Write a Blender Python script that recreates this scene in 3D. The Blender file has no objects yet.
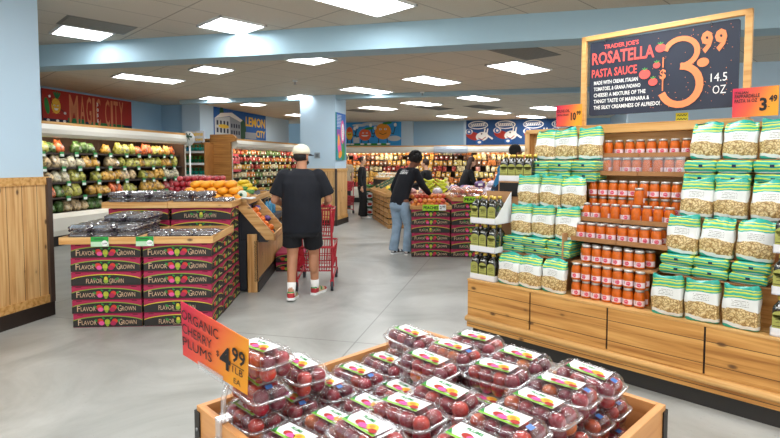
import bpy, math, random
from mathutils import Vector, Matrix, noise
random.seed(7)
SC = bpy.context.scene
COL = SC.collection
R = math.radians
# ------------------------------------------------------------------ camera
cam = bpy.data.cameras.new('camera'); camo = bpy.data.objects.new('camera', cam); COL.objects.link(camo)
camo.location = (0, 0, 1.55); camo.rotation_euler = (R(87), 0, 0)
cam.sensor_width = 36; cam.lens = 36 * 520 / 780; cam.shift_y = -29 / 780; cam.clip_start = .05; cam.clip_end = 200
SC.camera = camo
# ------------------------------------------------------------------ world and exposure
wd = bpy.data.worlds.new('world'); SC.world = wd; wd.use_nodes = True
wd.node_tree.nodes['Background'].inputs[0].default_value = (.97, .98, .98, 1)
wd.node_tree.nodes['Background'].inputs[1].default_value = 1.25
vs = SC.view_settings; vs.view_transform = 'Standard'; vs.look = 'None'; vs.exposure = 0.95; vs.gamma = 1; vs.use_curve_mapping = False
LAMP = 11.0          # emission of the ceiling troffers

# ------------------------------------------------------------------ materials
def s2l(c):
    if isinstance(c, str):
        c = [int(c[i:i+2], 16) / 255 for i in (0, 2, 4)]
    return tuple((x / 12.92 if x <= .04045 else ((x + .055) / 1.055) ** 2.4) for x in c) + (1,)
MATS = {}
def mat(name, col='808080', rough=.6, metal=0., var=0., vscale=8., bump=0., bscale=60., coat=0., spec=.5, emit=0.):
    if name in MATS: return MATS[name]
    m = bpy.data.materials.new(name); m.use_nodes = True; nt = m.node_tree; b = nt.nodes['Principled BSDF']
    c = s2l(col); b.inputs['Base Color'].default_value = c
    b.inputs['Roughness'].default_value = rough; b.inputs['Metallic'].default_value = metal
    b.inputs['Specular IOR Level'].default_value = spec; b.inputs['Coat Weight'].default_value = coat
    if emit: b.inputs['Emission Color'].default_value = c; b.inputs['Emission Strength'].default_value = emit
    tc = None
    if var or bump:
        tc = nt.nodes.new('ShaderNodeTexCoord')
    if var:
        n = nt.nodes.new('ShaderNodeTexNoise'); n.inputs['Scale'].default_value = vscale; n.inputs['Detail'].default_value = 5
        nt.links.new(tc.outputs['Object'], n.inputs['Vector'])
        r = nt.nodes.new('ShaderNodeValToRGB'); nt.links.new(n.outputs[0], r.inputs[0])
        r.color_ramp.elements[0].position = .3; r.color_ramp.elements[1].position = .7
        r.color_ramp.elements[0].color = tuple(x * (1 - var) for x in c[:3]) + (1,)
        r.color_ramp.elements[1].color = tuple(min(1, x * (1 + var)) for x in c[:3]) + (1,)
        nt.links.new(r.outputs[0], b.inputs['Base Color'])
    if bump:
        n = nt.nodes.new('ShaderNodeTexNoise'); n.inputs['Scale'].default_value = bscale; n.inputs['Detail'].default_value = 3
        nt.links.new(tc.outputs['Object'], n.inputs['Vector'])
        bp = nt.nodes.new('ShaderNodeBump'); bp.inputs['Strength'].default_value = bump; bp.inputs['Distance'].default_value = .01
        nt.links.new(n.outputs[0], bp.inputs['Height']); nt.links.new(bp.outputs[0], b.inputs['Normal'])
    MATS[name] = m
    return m
def N(nt, t, **kw):
    n = nt.nodes.new(t)
    for k, v in kw.items(): setattr(n, k, v)
    return n
def math_n(nt, op, a, b=None, c=None):
    n = N(nt, 'ShaderNodeMath', operation=op)
    for i, v in enumerate((a, b, c)):
        if v is None: continue
        if isinstance(v, (int, float)): n.inputs[i].default_value = v
        else: nt.links.new(v, n.inputs[i])
    return n.outputs[0]
def ramp(nt, src, stops, const=False):
    r = N(nt, 'ShaderNodeValToRGB'); cr = r.color_ramp
    if const: cr.interpolation = 'CONSTANT'
    while len(cr.elements) < len(stops): cr.elements.new(.5)
    for e, (p, c) in zip(cr.elements, stops):
        e.position = p; e.color = s2l(c)
    nt.links.new(src, r.inputs[0]); return r.outputs[0]
def mixc(nt, f, a, b):
    n = N(nt, 'ShaderNodeMix', data_type='RGBA')
    for sock, v in ((n.inputs[0], f), (n.inputs[6], a), (n.inputs[7], b)):
        if isinstance(v, (int, float)): sock.default_value = v
        elif isinstance(v, (str, tuple)): sock.default_value = s2l(v)
        else: nt.links.new(v, sock)
    return n.outputs[2]
def wood(name, a, b, dark, axis='x', knots=True, scale=1., planks=0, paxis='z', rough=.5):
    """pine boards: grain runs along axis; planks = board width along paxis"""
    m = bpy.data.materials.new(name); m.use_nodes = True; nt = m.node_tree; bs = nt.nodes['Principled BSDF']
    tc = N(nt, 'ShaderNodeTexCoord'); mp = N(nt, 'ShaderNodeMapping'); nt.links.new(tc.outputs['Object'], mp.inputs[0])
    sc = {'x': (.8, 18, 18), 'y': (18, .8, 18), 'z': (18, 18, .8)}[axis]
    vec = mp.outputs[0]
    mp.inputs['Scale'].default_value = tuple(q * scale for q in sc)
    if planks:
        sp = N(nt, 'ShaderNodeSeparateXYZ'); nt.links.new(tc.outputs['Object'], sp.inputs[0])
        src = sp.outputs['xyz'.index(paxis)]
        idx = math_n(nt, 'FLOOR', math_n(nt, 'DIVIDE', src, planks))
        fr = math_n(nt, 'FRACT', math_n(nt, 'DIVIDE', src, planks))
        off = N(nt, 'ShaderNodeVectorMath', operation='ADD'); nt.links.new(mp.outputs[0], off.inputs[0])
        cmb = N(nt, 'ShaderNodeCombineXYZ'); k = math_n(nt, 'MULTIPLY', idx, 7.31)
        for i in range(3): nt.links.new(k, cmb.inputs[i])
        nt.links.new(cmb.outputs[0], off.inputs[1]); vec = off.outputs[0]
    n = N(nt, 'ShaderNodeTexNoise'); n.inputs['Scale'].default_value = 1.6; n.inputs['Detail'].default_value = 6; n.inputs['Distortion'].default_value = .3
    nt.links.new(vec, n.inputs['Vector'])
    c = ramp(nt, n.outputs[0], [(.3, dark), (.45, b), (.62, a)])
    if knots:
        v = N(nt, 'ShaderNodeTexVoronoi'); v.inputs['Scale'].default_value = 1; v.inputs['Randomness'].default_value = 1
        mk = N(nt, 'ShaderNodeMapping'); mk.inputs['Scale'].default_value = {'x': (4.6, 9, 9), 'y': (9, 4.6, 9), 'z': (9, 9, 4.6)}[axis]; nt.links.new(tc.outputs['Object'], mk.inputs[0]); nt.links.new(mk.outputs[0], v.inputs['Vector'])
        kk = ramp(nt, v.outputs['Distance'], [(.0, 'ffffff'), (.09, 'e0e0e0'), (.15, '585858'), (.30, '000000')])
        c = mixc(nt, kk, c, '4a2a12')
    if planks:
        gap = math_n(nt, 'LESS_THAN', fr, .03)
        c = mixc(nt, gap, c, '4d3015')
    nt.links.new(c, bs.inputs['Base Color']); bs.inputs['Roughness'].default_value = rough
    MATS[name] = m
    return m
def clear(name, tint='ffffff', gloss=.16, haze=.06, fac=.45):
    m = bpy.data.materials.new(name); m.use_nodes = True; nt = m.node_tree
    out = nt.nodes['Material Output']; nt.nodes.remove(nt.nodes['Principled BSDF'])
    t = N(nt, 'ShaderNodeBsdfTransparent'); t.inputs[0].default_value = s2l(tint)
    g = N(nt, 'ShaderNodeBsdfGlossy'); g.inputs['Roughness'].default_value = .12
    d = N(nt, 'ShaderNodeBsdfDiffuse'); d.inputs[0].default_value = s2l('e8eaf0')
    lw = N(nt, 'ShaderNodeLayerWeight'); lw.inputs[0].default_value = .35
    f = math_n(nt, 'ADD', math_n(nt, 'MULTIPLY', lw.outputs['Facing'], fac), gloss * .5)
    a = N(nt, 'ShaderNodeMixShader'); a.inputs[0].default_value = haze
    nt.links.new(t.outputs[0], a.inputs[1]); nt.links.new(d.outputs[0], a.inputs[2])
    b = N(nt, 'ShaderNodeMixShader'); nt.links.new(f, b.inputs[0]); nt.links.new(a.outputs[0], b.inputs[1]); nt.links.new(g.outputs[0], b.inputs[2])
    nt.links.new(b.outputs[0], out.inputs[0]); MATS[name] = m
    return m

M_white = mat('white_paint', 'eceeee', .5)
M_blue = mat('pale_blue_wall', 'bdd6e8', .7, var=.02, vscale=1)
M_blue_beam = mat('blue_beam_paint', '9dbccb', .6)
M_blue_dark = mat('mid_blue_wall', '98bdd8', .7)
M_dark = mat('dark_brown_kick', '2a1f19', .5, var=.15)
M_black = mat('black_plastic', '0e0f11', .45)
M_kick = mat('charcoal_kick', '2a2826', .55, bump=.1)
M_steel = mat('grey_metal', '8c8f92', .35, metal=.7)
M_canopy = mat('cooler_enamel', 'e4e0d4', .35)
M_cardb = mat('tan_cardboard', 'b5885c', .75, var=.08)
M_cardb_d = mat('brown_cardboard_tray', 'a07043', .75, var=.1)
M_whitecard = mat('white_cardboard', 'e2e3e6', .6, var=.02)
W_pine_x = wood('pine_along_x', 'dfb478', 'd09c5c', 'b27c42', 'x')
W_pine_y = wood('pine_along_y', 'dfb478', 'd09c5c', 'b27c42', 'y')
W_pine_z = wood('pine_along_z', 'dcb27a', 'cc9a5c', 'aa7038', 'z')
W_front = wood('cedar_front_boards', 'd8a25a', 'c38a44', '9e662c', 'x', scale=1.0, planks=.145, paxis='z')
W_wall = wood('wall_pine_planks', 'dfb880', 'd0a066', 'b17f48', 'z', planks=.16, paxis='y')
W_wallx = wood('column_pine_planks', 'dfb880', 'd0a066', 'b17f48', 'z', planks=.16, paxis='x')
W_trim = wood('pine_trim', 'd9ab6c', 'c99652', 'ab7435', 'x', knots=False)
W_crate = wood('plum_bin_oak', 'd9a066', 'cf9257', 'b97a42', 'x', knots=False, rough=.4)
W_crate_y = wood('plum_bin_oak_side', 'd9a066', 'cf9257', 'b97a42', 'y', knots=False, rough=.4)
M_clear = clear('clear_plastic')
M_clear2 = clear('clear_plastic_hazy', gloss=.3, haze=.16)

# concrete floor
def floor_mat():
    m = bpy.data.materials.new('polished_concrete'); m.use_nodes = True; nt = m.node_tree; b = nt.nodes['Principled BSDF']
    tc = N(nt, 'ShaderNodeTexCoord')
    n1 = N(nt, 'ShaderNodeTexNoise'); n1.inputs['Scale'].default_value = .9; n1.inputs['Detail'].default_value = 9; n1.inputs['Roughness'].default_value = .62
    n1.inputs['Distortion'].default_value = .8
    nt.links.new(tc.outputs['Object'], n1.inputs['Vector'])
    c = ramp(nt, n1.outputs[0], [(.3, '8a8b86'), (.5, 'a7a8a3'), (.7, 'bdbeb9')])
    n2 = N(nt, 'ShaderNodeTexNoise'); n2.inputs['Scale'].default_value = 40; n2.inputs['Detail'].default_value = 4
    nt.links.new(tc.outputs['Object'], n2.inputs['Vector'])
    c = mixc(nt, math_n(nt, 'MULTIPLY', math_n(nt, 'GREATER_THAN', n2.outputs[0], .68), .25), c, '7a756c')
    sp = N(nt, 'ShaderNodeSeparateXYZ'); nt.links.new(tc.outputs['Object'], sp.inputs[0])
    def line(src, off, per):
        f = math_n(nt, 'FRACT', math_n(nt, 'DIVIDE', math_n(nt, 'ADD', src, off), per))
        return math_n(nt, 'LESS_THAN', f, .012 / per)
    j = math_n(nt, 'MAXIMUM', line(sp.outputs[0], 1.33 + 36, 3.6), line(sp.outputs[1], -4.22 + 36, 3.6))
    c = mixc(nt, math_n(nt, 'MULTIPLY', j, .6), c, '5b5852')
    nt.links.new(c, b.inputs['Base Color']); b.inputs['Roughness'].default_value = .3
    rr = N(nt, 'ShaderNodeMapRange'); nt.links.new(n1.outputs[0], rr.inputs[0]); rr.inputs[3].default_value = .22; rr.inputs[4].default_value = .42
    nt.links.new(rr.outputs[0], b.inputs['Roughness'])
    return m
def ceil_mat():
    m = bpy.data.materials.new('ceiling_tiles'); m.use_nodes = True; nt = m.node_tree; b = nt.nodes['Principled BSDF']
    tc = N(nt, 'ShaderNodeTexCoord'); sp = N(nt, 'ShaderNodeSeparateXYZ'); nt.links.new(tc.outputs['Object'], sp.inputs[0])
    n = N(nt, 'ShaderNodeTexNoise'); n.inputs['Scale'].default_value = 90; n.inputs['Detail'].default_value = 3; nt.links.new(tc.outputs['Object'], n.inputs['Vector'])
    c = ramp(nt, n.outputs[0], [(.35, 'c4bbaa'), (.6, 'd2c9b9')])
    def line(src, off, per, w):
        f = math_n(nt, 'FRACT', math_n(nt, 'DIVIDE', math_n(nt, 'ADD', src, off), per))
        return math_n(nt, 'LESS_THAN', f, w / per)
    j = math_n(nt, 'MAXIMUM', line(sp.outputs[0], 36.6, 1.22, .018), line(sp.outputs[1], 36.6, .61, .014))
    c = mixc(nt, math_n(nt, 'MULTIPLY', j, .55), c, '5e564a')
    nt.links.new(c, b.inputs['Base Color']); b.inputs['Roughness'].default_value = .9
    return m

# ------------------------------------------------------------------ mesh builder
TXT = {}
def text_geo(s, bold=0.):
    k = (s, bold)
    if k in TXT: return TXT[k]
    cu = bpy.data.curves.new('t', 'FONT'); cu.body = s; cu.size = 1; cu.resolution_u = 2; cu.offset = bold
    o = bpy.data.objects.new('t', cu); COL.objects.link(o)
    me = bpy.data.meshes.new_from_object(o.evaluated_get(bpy.context.evaluated_depsgraph_get()))
    vs_ = [tuple(v.co) for v in me.vertices]; fs = [tuple(p.vertices) for p in me.polygons]
    xs = [v[0] for v in vs_] or [0]; ys = [v[1] for v in vs_] or [0]
    bpy.data.objects.remove(o); bpy.data.curves.remove(cu); bpy.data.meshes.remove(me)
    TXT[k] = (vs_, fs, min(xs), max(xs), min(ys), max(ys)); return TXT[k]
class MB:
    def __init__(s): s.v = []; s.f = []; s.m = []; s.s = []; s.mats = []
    def mi(s, m):
        if m not in s.mats: s.mats.append(m)
        return s.mats.index(m)
    def add(s, vs_, fs, m, smooth=False):
        o = len(s.v); s.v += [Vector(v) for v in vs_]; i = s.mi(m)
        for f in fs: s.f.append(tuple(o + k for k in f)); s.m.append(i); s.s.append(smooth)
        return s
    def box(s, c, d, m, rz=0, M=None):
        x, y, z = d[0] / 2, d[1] / 2, d[2] / 2
        vs_ = [Vector((a * x, b * y, e * z)) for a in (-1, 1) for b in (-1, 1) for e in (-1, 1)]
        if M is None: M = Matrix.Rotation(rz, 3, 'Z') if rz else None
        vs_ = [((M @ v) if M else v) + Vector(c) for v in vs_]
        return s.add(vs_, [(0, 1, 3, 2), (4, 6, 7, 5), (0, 4, 5, 1), (2, 3, 7, 6), (0, 2, 6, 4), (1, 5, 7, 3)], m)
    def bx(s, x0, x1, y0, y1, z0, z1, m):
        return s.box(((x0 + x1) / 2, (y0 + y1) / 2, (z0 + z1) / 2), (abs(x1 - x0), abs(y1 - y0), abs(z1 - z0)), m)
    def rings(s, rs, m, caps=True, smooth=True, closed=True):
        n = len(rs[0]); vs_ = [p for r in rs for p in r]; fs = []
        for i in range(len(rs) - 1):
            for j in range(n if closed else n - 1):
                k = (j + 1) % n; fs.append((i * n + j, i * n + k, (i + 1) * n + k, (i + 1) * n + j))
        if caps: fs.append(tuple(range(n - 1, -1, -1))); fs.append(tuple(range((len(rs) - 1) * n, len(rs) * n)))
        return s.add(vs_, fs, m, smooth)
    def cyl(s, p0, p1, r0, r1, m, n=10, caps=True, smooth=True):
        p0 = Vector(p0); p1 = Vector(p1); d = (p1 - p0).normalized(); a = d.orthogonal().normalized(); b = d.cross(a)
        return s.rings([[p + (a * math.cos(t) + b * math.sin(t)) * r for t in [2 * math.pi * i / n for i in range(n)]] for p, r in ((p0, r0), (p1, r1))], m, caps, smooth)
    def lathe(s, prof, m, n=14, o=(0, 0, 0), caps=True, a0=0, a1=2 * math.pi):
        o = Vector(o); full = abs(a1 - a0 - 2 * math.pi) < 1e-6
        k = n if full else n + 1
        return s.rings([[o + Vector((r * math.cos(a0 + (a1 - a0) * i / n), r * math.sin(a0 + (a1 - a0) * i / n), z)) for i in range(k)] for r, z in prof], m, caps and full, True, full)
    def ell(s, c, r, m, nu=12, nv=8, M=None, fn=None):
        c = Vector(c); vs_ = []; fs = []
        for i in range(1, nv):
            ph = math.pi * i / nv
            for j in range(nu):
                th = 2 * math.pi * j / nu
                vs_.append(Vector((r[0] * math.sin(ph) * math.cos(th), r[1] * math.sin(ph) * math.sin(th), r[2] * math.cos(ph))))
        vs_.append(Vector((0, 0, r[2]))); vs_.append(Vector((0, 0, -r[2]))); t = len(vs_) - 2
        for i in range(nv - 2):
            for j in range(nu):
                k = (j + 1) % nu; fs.append((i * nu + j, (i + 1) * nu + j, (i + 1) * nu + k, i * nu + k))
        for j in range(nu):
            k = (j + 1) % nu; fs.append((t, j, k)); fs.append((t + 1, (nv - 2) * nu + k, (nv - 2) * nu + j))
        if fn: vs_ = [fn(v) for v in vs_]
        if M: vs_ = [M @ v for v in vs_]
        return s.add([v + c for v in vs_], fs, m, True)
    def cap(s, p0, p1, r0, r1, m, n=12):   # tapered capsule
        s.cyl(p0, p1, r0, r1, m, n); s.ell(p0, (r0,) * 3, m, n, 8); s.ell(p1, (r1,) * 3, m, n, 8); return s
    def poly(s, pts, m): return s.add(pts, [tuple(range(len(pts)))], m)
    def tube(s, pts, r, m, n=6):
        pts = [Vector(p) for p in pts]; rs = []
        for i, p in enumerate(pts):
            d = (pts[min(i + 1, len(pts) - 1)] - pts[max(i - 1, 0)]).normalized()
            up = Vector((0, 0, 1)) if abs(d.z) < .9 else Vector((1, 0, 0))
            a = d.cross(up).normalized(); b = d.cross(a)
            rs.append([p + (a * math.cos(t) + b * math.sin(t)) * r for t in [2 * math.pi * k / n for k in range(n)]])
        return s.rings(rs, m)
    def build(s, name, parent=None, bevel=0, loc=None, rz=0, sub=0):
        me = bpy.data.meshes.new(name); me.from_pydata([tuple(v) for v in s.v], [], s.f)
        for m in s.mats: me.materials.append(m)
        me.polygons.foreach_set('material_index', s.m); me.polygons.foreach_set('use_smooth', s.s); me.update()
        o = bpy.data.objects.new(name, me); COL.objects.link(o)
        if parent: o.parent = parent
        if loc: o.location = loc
        o.rotation_euler.z = rz
        if bevel:
            b = o.modifiers.new('bevel', 'BEVEL'); b.width = bevel; b.segments = 2; b.limit_method = 'ANGLE'
        return o
class Paint:
    """draws flat shapes on a plane: o + x*ux + y*uy + layer*n"""
    def __init__(s, mb, o, ux, uy):
        s.mb = mb; s.o = Vector(o); s.ux = Vector(ux).normalized(); s.uy = Vector(uy).normalized(); s.n = s.ux.cross(s.uy); s.e = .0012
    def P(s, x, y, l): return s.o + s.ux * x + s.uy * y + s.n * (l * s.e)
    def poly(s, pts, m, l=1): s.mb.poly([s.P(x, y, l) for x, y in pts], m)
    def rect(s, x0, y0, x1, y1, m, l=1): s.poly([(x0, y0), (x1, y0), (x1, y1), (x0, y1)], m, l)
    def ell(s, x, y, rx, ry, m, l=1, n=16, a=0):
        ca, sa = math.cos(a), math.sin(a)
        s.poly([(x + rx * math.cos(t) * ca - ry * math.sin(t) * sa, y + rx * math.cos(t) * sa + ry * math.sin(t) * ca) for t in [2 * math.pi * i / n for i in range(n)]], m, l)
    def line(s, pts, w, m, l=1):
        for (x0, y0), (x1, y1) in zip(pts, pts[1:]):
            d = math.hypot(x1 - x0, y1 - y0) or 1; nx, ny = -(y1 - y0) / d * w / 2, (x1 - x0) / d * w / 2
            s.poly([(x0 + nx, y0 + ny), (x0 - nx, y0 - ny), (x1 - nx, y1 - ny), (x1 + nx, y1 + ny)], m, l)
    def text(s, t, x, y, h, m, l=2, w=None, bold=0., align='l', slant=0.):
        vs_, fs, x0, x1, y0, y1 = text_geo(t, bold)
        ref = text_geo('H', bold); sc = h / (ref[5] - ref[4])
        sx = sc if w is None else w / (x1 - x0)
        wid = (x1 - x0) * sx; ox = {'l': 0, 'c': -wid / 2, 'r': -wid}[align]
        s.mb.add([s.P(x + ox + (v[0] - x0) * sx + slant * v[1] * sc, y + v[1] * sc, l) for v in vs_], fs, m)

def tag(o, label=None, cat=None, group=None, kind=None):
    if label: o['label'] = label
    if cat: o['category'] = cat
    if group: o['group'] = group
    if kind: o['kind'] = kind
    return o
def thing(name, label, cat, loc=(0, 0, 0), rz=0, group=None):
    o = bpy.data.objects.new(name, None); COL.objects.link(o); o.empty_display_size = .1
    o.location = loc; o.rotation_euler.z = rz
    return tag(o, label, cat, group)
def struct(o): o['kind'] = 'structure'; return o
KIDS = {}
def kids(o):
    if o.name not in KIDS: KIDS[o.name] = [c for c in bpy.data.objects if c.parent == o]
    return KIDS[o.name]
def dup(root, loc, rz=0, label=None, group=None, rot=None, scale=None):
    r = root.copy(); COL.objects.link(r); r.location = loc
    r.rotation_euler = rot if rot else (0, 0, rz)
    if scale: r.scale = scale
    if label: r['label'] = label
    if group: r['group'] = group
    for ch in kids(root):
        c = ch.copy(); COL.objects.link(c); c.parent = r
        for g in kids(ch):
            d = g.copy(); COL.objects.link(d); d.parent = c
    return r
class Pool:
    """first placement uses the prototype itself, later ones copy it"""
    def __init__(s, proto): s.p = proto; s.used = False
    def put(s, loc, rz=0, label=None, group=None, rot=None, scale=None):
        if s.used: return dup(s.p, loc, rz, label, group, rot, scale)
        s.used = True; kids(s.p)
        for c in kids(s.p): kids(c)
        o = s.p; o.location = loc; o.rotation_euler = rot if rot else (0, 0, rz)
        if scale: o.scale = scale
        if label: o['label'] = label
        if group: o['group'] = group
        return o
class Frame:
    def __init__(s, ang, o=(0, 0)):   # ang = rotation of local x axis, degrees
        s.a = R(ang); s.o = Vector((o[0], o[1], 0)); s.x = Vector((math.cos(s.a), math.sin(s.a), 0)); s.y = Vector((-math.sin(s.a), math.cos(s.a), 0))
    def __call__(s, x, y, z=0): return tuple(s.o + s.x * x + s.y * y + Vector((0, 0, z)))
FW = Frame(-13.5)          # walls of the shop
FB = Frame(3.85)           # grape and fruit island
FD = Frame(-45, (1.704, 3.467))   # sauce display: x along the front, y back
ORD = ['first', 'second', 'third', 'fourth', 'fifth', 'sixth', 'seventh', 'eighth', 'ninth', 'tenth', 'eleventh', 'twelfth', 'thirteenth', 'fourteenth', 'fifteenth', 'sixteenth', 'seventeenth', 'eighteenth', 'nineteenth']
for a_, b_ in (('twentieth', 'twenty'), ('thirtieth', 'thirty'), ('fortieth', 'forty'), ('fiftieth', 'fifty')): ORD += [a_] + [b_ + '-' + w for w in ORD[:9]]

# ------------------------------------------------------------------ the setting
mb = MB(); mb.bx(-16, 12, -6, 26, -.1, 0, floor_mat()); o = struct(mb.build('floor')); o.rotation_euler.z = FW.a
mb = MB(); mb.bx(-22, 22, -22, 26, 3.2, 3.3, ceil_mat()); o = struct(mb.build('ceiling')); o.rotation_euler.z = R(45)
def wallbox(name, u0, u1, v0, v1, z0, z1, m, bevel=0):
    mb = MB(); mb.bx(u0, u1, v0, v1, z0, z1, m); o = struct(mb.build(name, bevel=bevel)); o.rotation_euler.z = FW.a; return o
wallbox('wall_left', -10.05, -9.9, -2, 13.2, 0, 3.2, M_blue_dark)
wallbox('wall_left_jog', -9.9, -9.17, 13.1, 13.3, 0, 3.2, M_blue_dark)
wallbox('wall_left_pier', -9.17, -8.6, 13.0, 13.35, 0, 3.2, M_blue)
wallbox('wall_left_rear', -8.75, -8.6, 13.35, 18.9, 0, 3.2, M_blue)
wallbox('wall_left_return', -9.6, -8.75, 18.8, 18.95, 0, 3.2, M_blue_dark)
wallbox('wall_back', -9.6, 6, 20.55, 20.7, 0, 3.2, M_blue_dark)
wallbox('wall_back_pier', -6.95, -3.95, 20.35, 20.55, 0, 3.2, M_blue)
wallbox('wall_back_pier_right', -1.95, 1.9, 20.35, 20.55, 0, 3.2, M_blue)
wallbox('wall_right', 1.9, 12, 9.8, 9.95, 0, 3.2, M_blue)
wallbox('wall_right_return', 3.35, 3.5, 9.95, 20.3, 0, 3.2, M_blue)
wallbox('trim_beam', -9.9, 11, 6.05, 6.4, 2.9, 3.2, M_blue_beam)
wallbox('trim_beam_rear', -8.6, 6, 12.1, 12.3, 3.1, 3.2, M_blue_beam)
# near left pier with pine wainscot (its face looks along +u)
def pier(name, u0, u1, v0, v1, rail):
    root = struct(wallbox(name, u0, u1, v0, v1, 1.40, 3.2, M_blue))
    a = MB(); a.bx(u0 - .02, u1 + .02, v0 - .02, v1 + .02, .2, 1.40, W_wall if rail else W_wallx); o = a.build('wainscot', root)
    t = MB()
    for (x0, x1, y0, y1) in ((u0 - .035, u1 + .035, v0 - .035, v1 + .035),):
        t.bx(x0, x1, y0, y1, 1.33, 1.41, W_trim); t.bx(x0, x1, y0, y1, .13, .22, W_trim)
    t.build('rail', root)
    k = MB(); k.bx(u0 - .045, u1 + .045, v0 - .045, v1 + .045, 0, .14, M_dark)
    for x, y in ((u1, v1),) if rail else ((u1, v0),):
        k.box((x + .025, y + (.025 if rail else -.025), .77), (.05, .05, 1.26), mat('dark_corner_guard', '4a3b33', .5))
    k.build('kickboard', root)
    return root
pier('wall_near_left', -5.6, -4.60, -1.0, 4.26, True)
pc = pier('wall_column', -5.18, -4.27, 12.06, 12.90, False)
mb = MB(); mb.bx(-4.80, -4.66, 12.03, 12.06, 1.66, 1.80, mat('grey_switch_box', '8f9aa2', .5)); mb.bx(-4.77, -4.69, 12.025, 12.03, 1.69, 1.77, mat('dark_switch_face', '5d666d', .4))
o = mb.build('wall_control_box', rz=FW.a); tag(o, 'small grey control box mounted on the blue column', 'switch')

# ------------------------------------------------------------------ ceiling lamps and vents
M_lamp = mat('lamp_diffuser', 'fbfdff', .5, emit=LAMP)
M_lamp2 = mat('lamp_basket', 'e9ecef', .4, emit=LAMP * .45)
M_lframe = mat('lamp_frame', 'd9dad8', .5)
def fixture(L, W, nm):
    t = thing('ceiling_light', nm, 'ceiling light')
    a = MB()
    for x0, x1, y0, y1 in ((-L/2, L/2, -W/2, -W/2 + .025), (-L/2, L/2, W/2 - .025, W/2), (-L/2, -L/2 + .025, -W/2, W/2), (L/2 - .025, L/2, -W/2, W/2)):
        a.bx(x0, x1, y0, y1, -.025, 0, M_lframe)
    a.build('frame', t)
    d = MB()
    for sx in (-1, 1):
        d.poly([(-L/2 + .025, sx * (W/2 - .025), -.004), (L/2 - .025, sx * (W/2 - .025), -.004), (L/2 - .025, sx * .06, -.018), (-L/2 + .025, sx * .06, -.018)][::-sx], M_lamp)
    d.build('diffuser', t)
    b = MB(); b.bx(-L/2 + .025, L/2 - .025, -.06, .06, -.024, -.016, M_lamp2); b.build('centre_basket', t)
    return t
P2 = Pool(fixture(1.2, .6, 'x')); P1 = Pool(fixture(.6, .6, 'x'))
FIX = [(2, -4.7, 10.24, 'long ceiling light beyond the blue beam, above the end of the red mural'), (1, -3.14, 9.26, 'square ceiling light beyond the beam, second from the left in its row'),
 (1, -1.26, 8.38, 'square ceiling light just beyond the beam, near the middle of the room'), (2, -.53, 11.91, 'long ceiling light above and in front of the blue column'),
 (2, .84, 10.48, 'long ceiling light beyond the beam, between the middle of the room and the chalkboard sign'), (2, 2.23, 9.07, 'long ceiling light beside the grey vent, nearest the chalkboard sign'),
 (1, -4.49, 13.37, 'square ceiling light over the blue pier left of the lemon mural'), (1, -2.18, 12.98, 'square ceiling light just above the top of the blue column'),
 (1, -3.85, 14.73, 'far square ceiling light above the lemon mural'), (1, -3.22, 17.92, 'farthest square ceiling light left of the blue column'),
 (2, 2.26, 13.37, 'long ceiling light far behind, second row, near the fish mural'), (2, .87, 14.49, 'far long ceiling light right of the fruit mural'),
 (2, -.35, 15.72, 'far long ceiling light above the fruit mural'), (2, 3.42, 17.04, 'far long ceiling light above the middle of the fish mural'),
 (2, 2.19, 18.49, 'farthest long ceiling light above the recessed blue wall'), (2, 4.73, 15.72, 'far long ceiling light left of the small orange price card'),
 (2, 5.02, 18.61, 'farthest long ceiling light above the right end of the fish mural'),
 (1, -3.89, 6.67, 'near square ceiling light left, beside the square grey vent'), (1, -1.9, 6.33, 'near square ceiling light in front of the beam, left of the middle'),
 (2, -.35, 5.30, 'nearest long ceiling light cut by the top of the picture'),
 (2, 1.6, 3.9, 0), (2, -2.2, 3.4, 0), (2, 2.4, 1.4, 0), (2, .2, 1.9, 0), (2, -1.2, .4, 0), (2, -3.6, 1.2, 0), (2, 1.2, -1.6, 0), (2, -2.6, -2.2, 0), (2, 4.6, 3.5, 0), (2, 4.2, -.6, 0), (2, -4.4, 3.2, 0)]  # unseen lights added out of view to brighten the near part
for k, x, y, lb in FIX:
    (P2 if k == 2 else P1).put((x, y, 3.2), R(45), lb or 'unseen long ceiling light added to brighten the near part of the shop', None if lb else 'added ceiling lights above the camera')
def vent(x, y, L, W, lb):
    t = thing('ceiling_vent', lb, 'vent', (x, y, 3.2), R(45)); g = mat('vent_grey', '77746d', .6)
    a = MB(); a.bx(-L/2, L/2, -W/2, W/2, -.006, 0, g); a.build('plate', t)
    b = MB()
    for i in range(12): b.bx(-L/2 + .03, L/2 - .03, -W/2 + .03 + i * (W - .06) / 12, -W/2 + .04 + i * (W - .06) / 12, -.012, -.006, mat('vent_slat', '8b877e', .5))
    b.build('grille', t)
vent(1.98, 7.83, 1.2, .6, 'grey ceiling vent behind the light nearest the chalkboard sign')
vent(-3.52, 6.35, .75, .5, 'square grey ceiling vent beside the near left light')
vent(1.33, 15.8, 1.2, .6, 'far dark ceiling vent above the recessed blue wall'); vent(2.76, 15.52, 1.2, .6, 'far dark ceiling vent above the left end of the fish mural'); vent(-.89, 16.7, 1.1, .5, 'far dark ceiling vent above the fruit mural')
for x, y, lb in ((-1.9, 10.5, 'small white sprinkler head left on the ceiling beyond the beam'), (.75, 12.2, 'small white sprinkler head near the middle of the ceiling')):
    a = MB(); a.cyl((0, 0, -.03), (0, 0, 0), .05, .05, M_white); a.cyl((0, 0, -.08), (0, 0, -.03), .012, .012, M_steel); a.cyl((0, 0, -.085), (0, 0, -.08), .03, .03, M_steel)
    tag(a.build('ceiling_sprinkler', loc=(x, y, 3.2)), lb, 'sprinkler')
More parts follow.
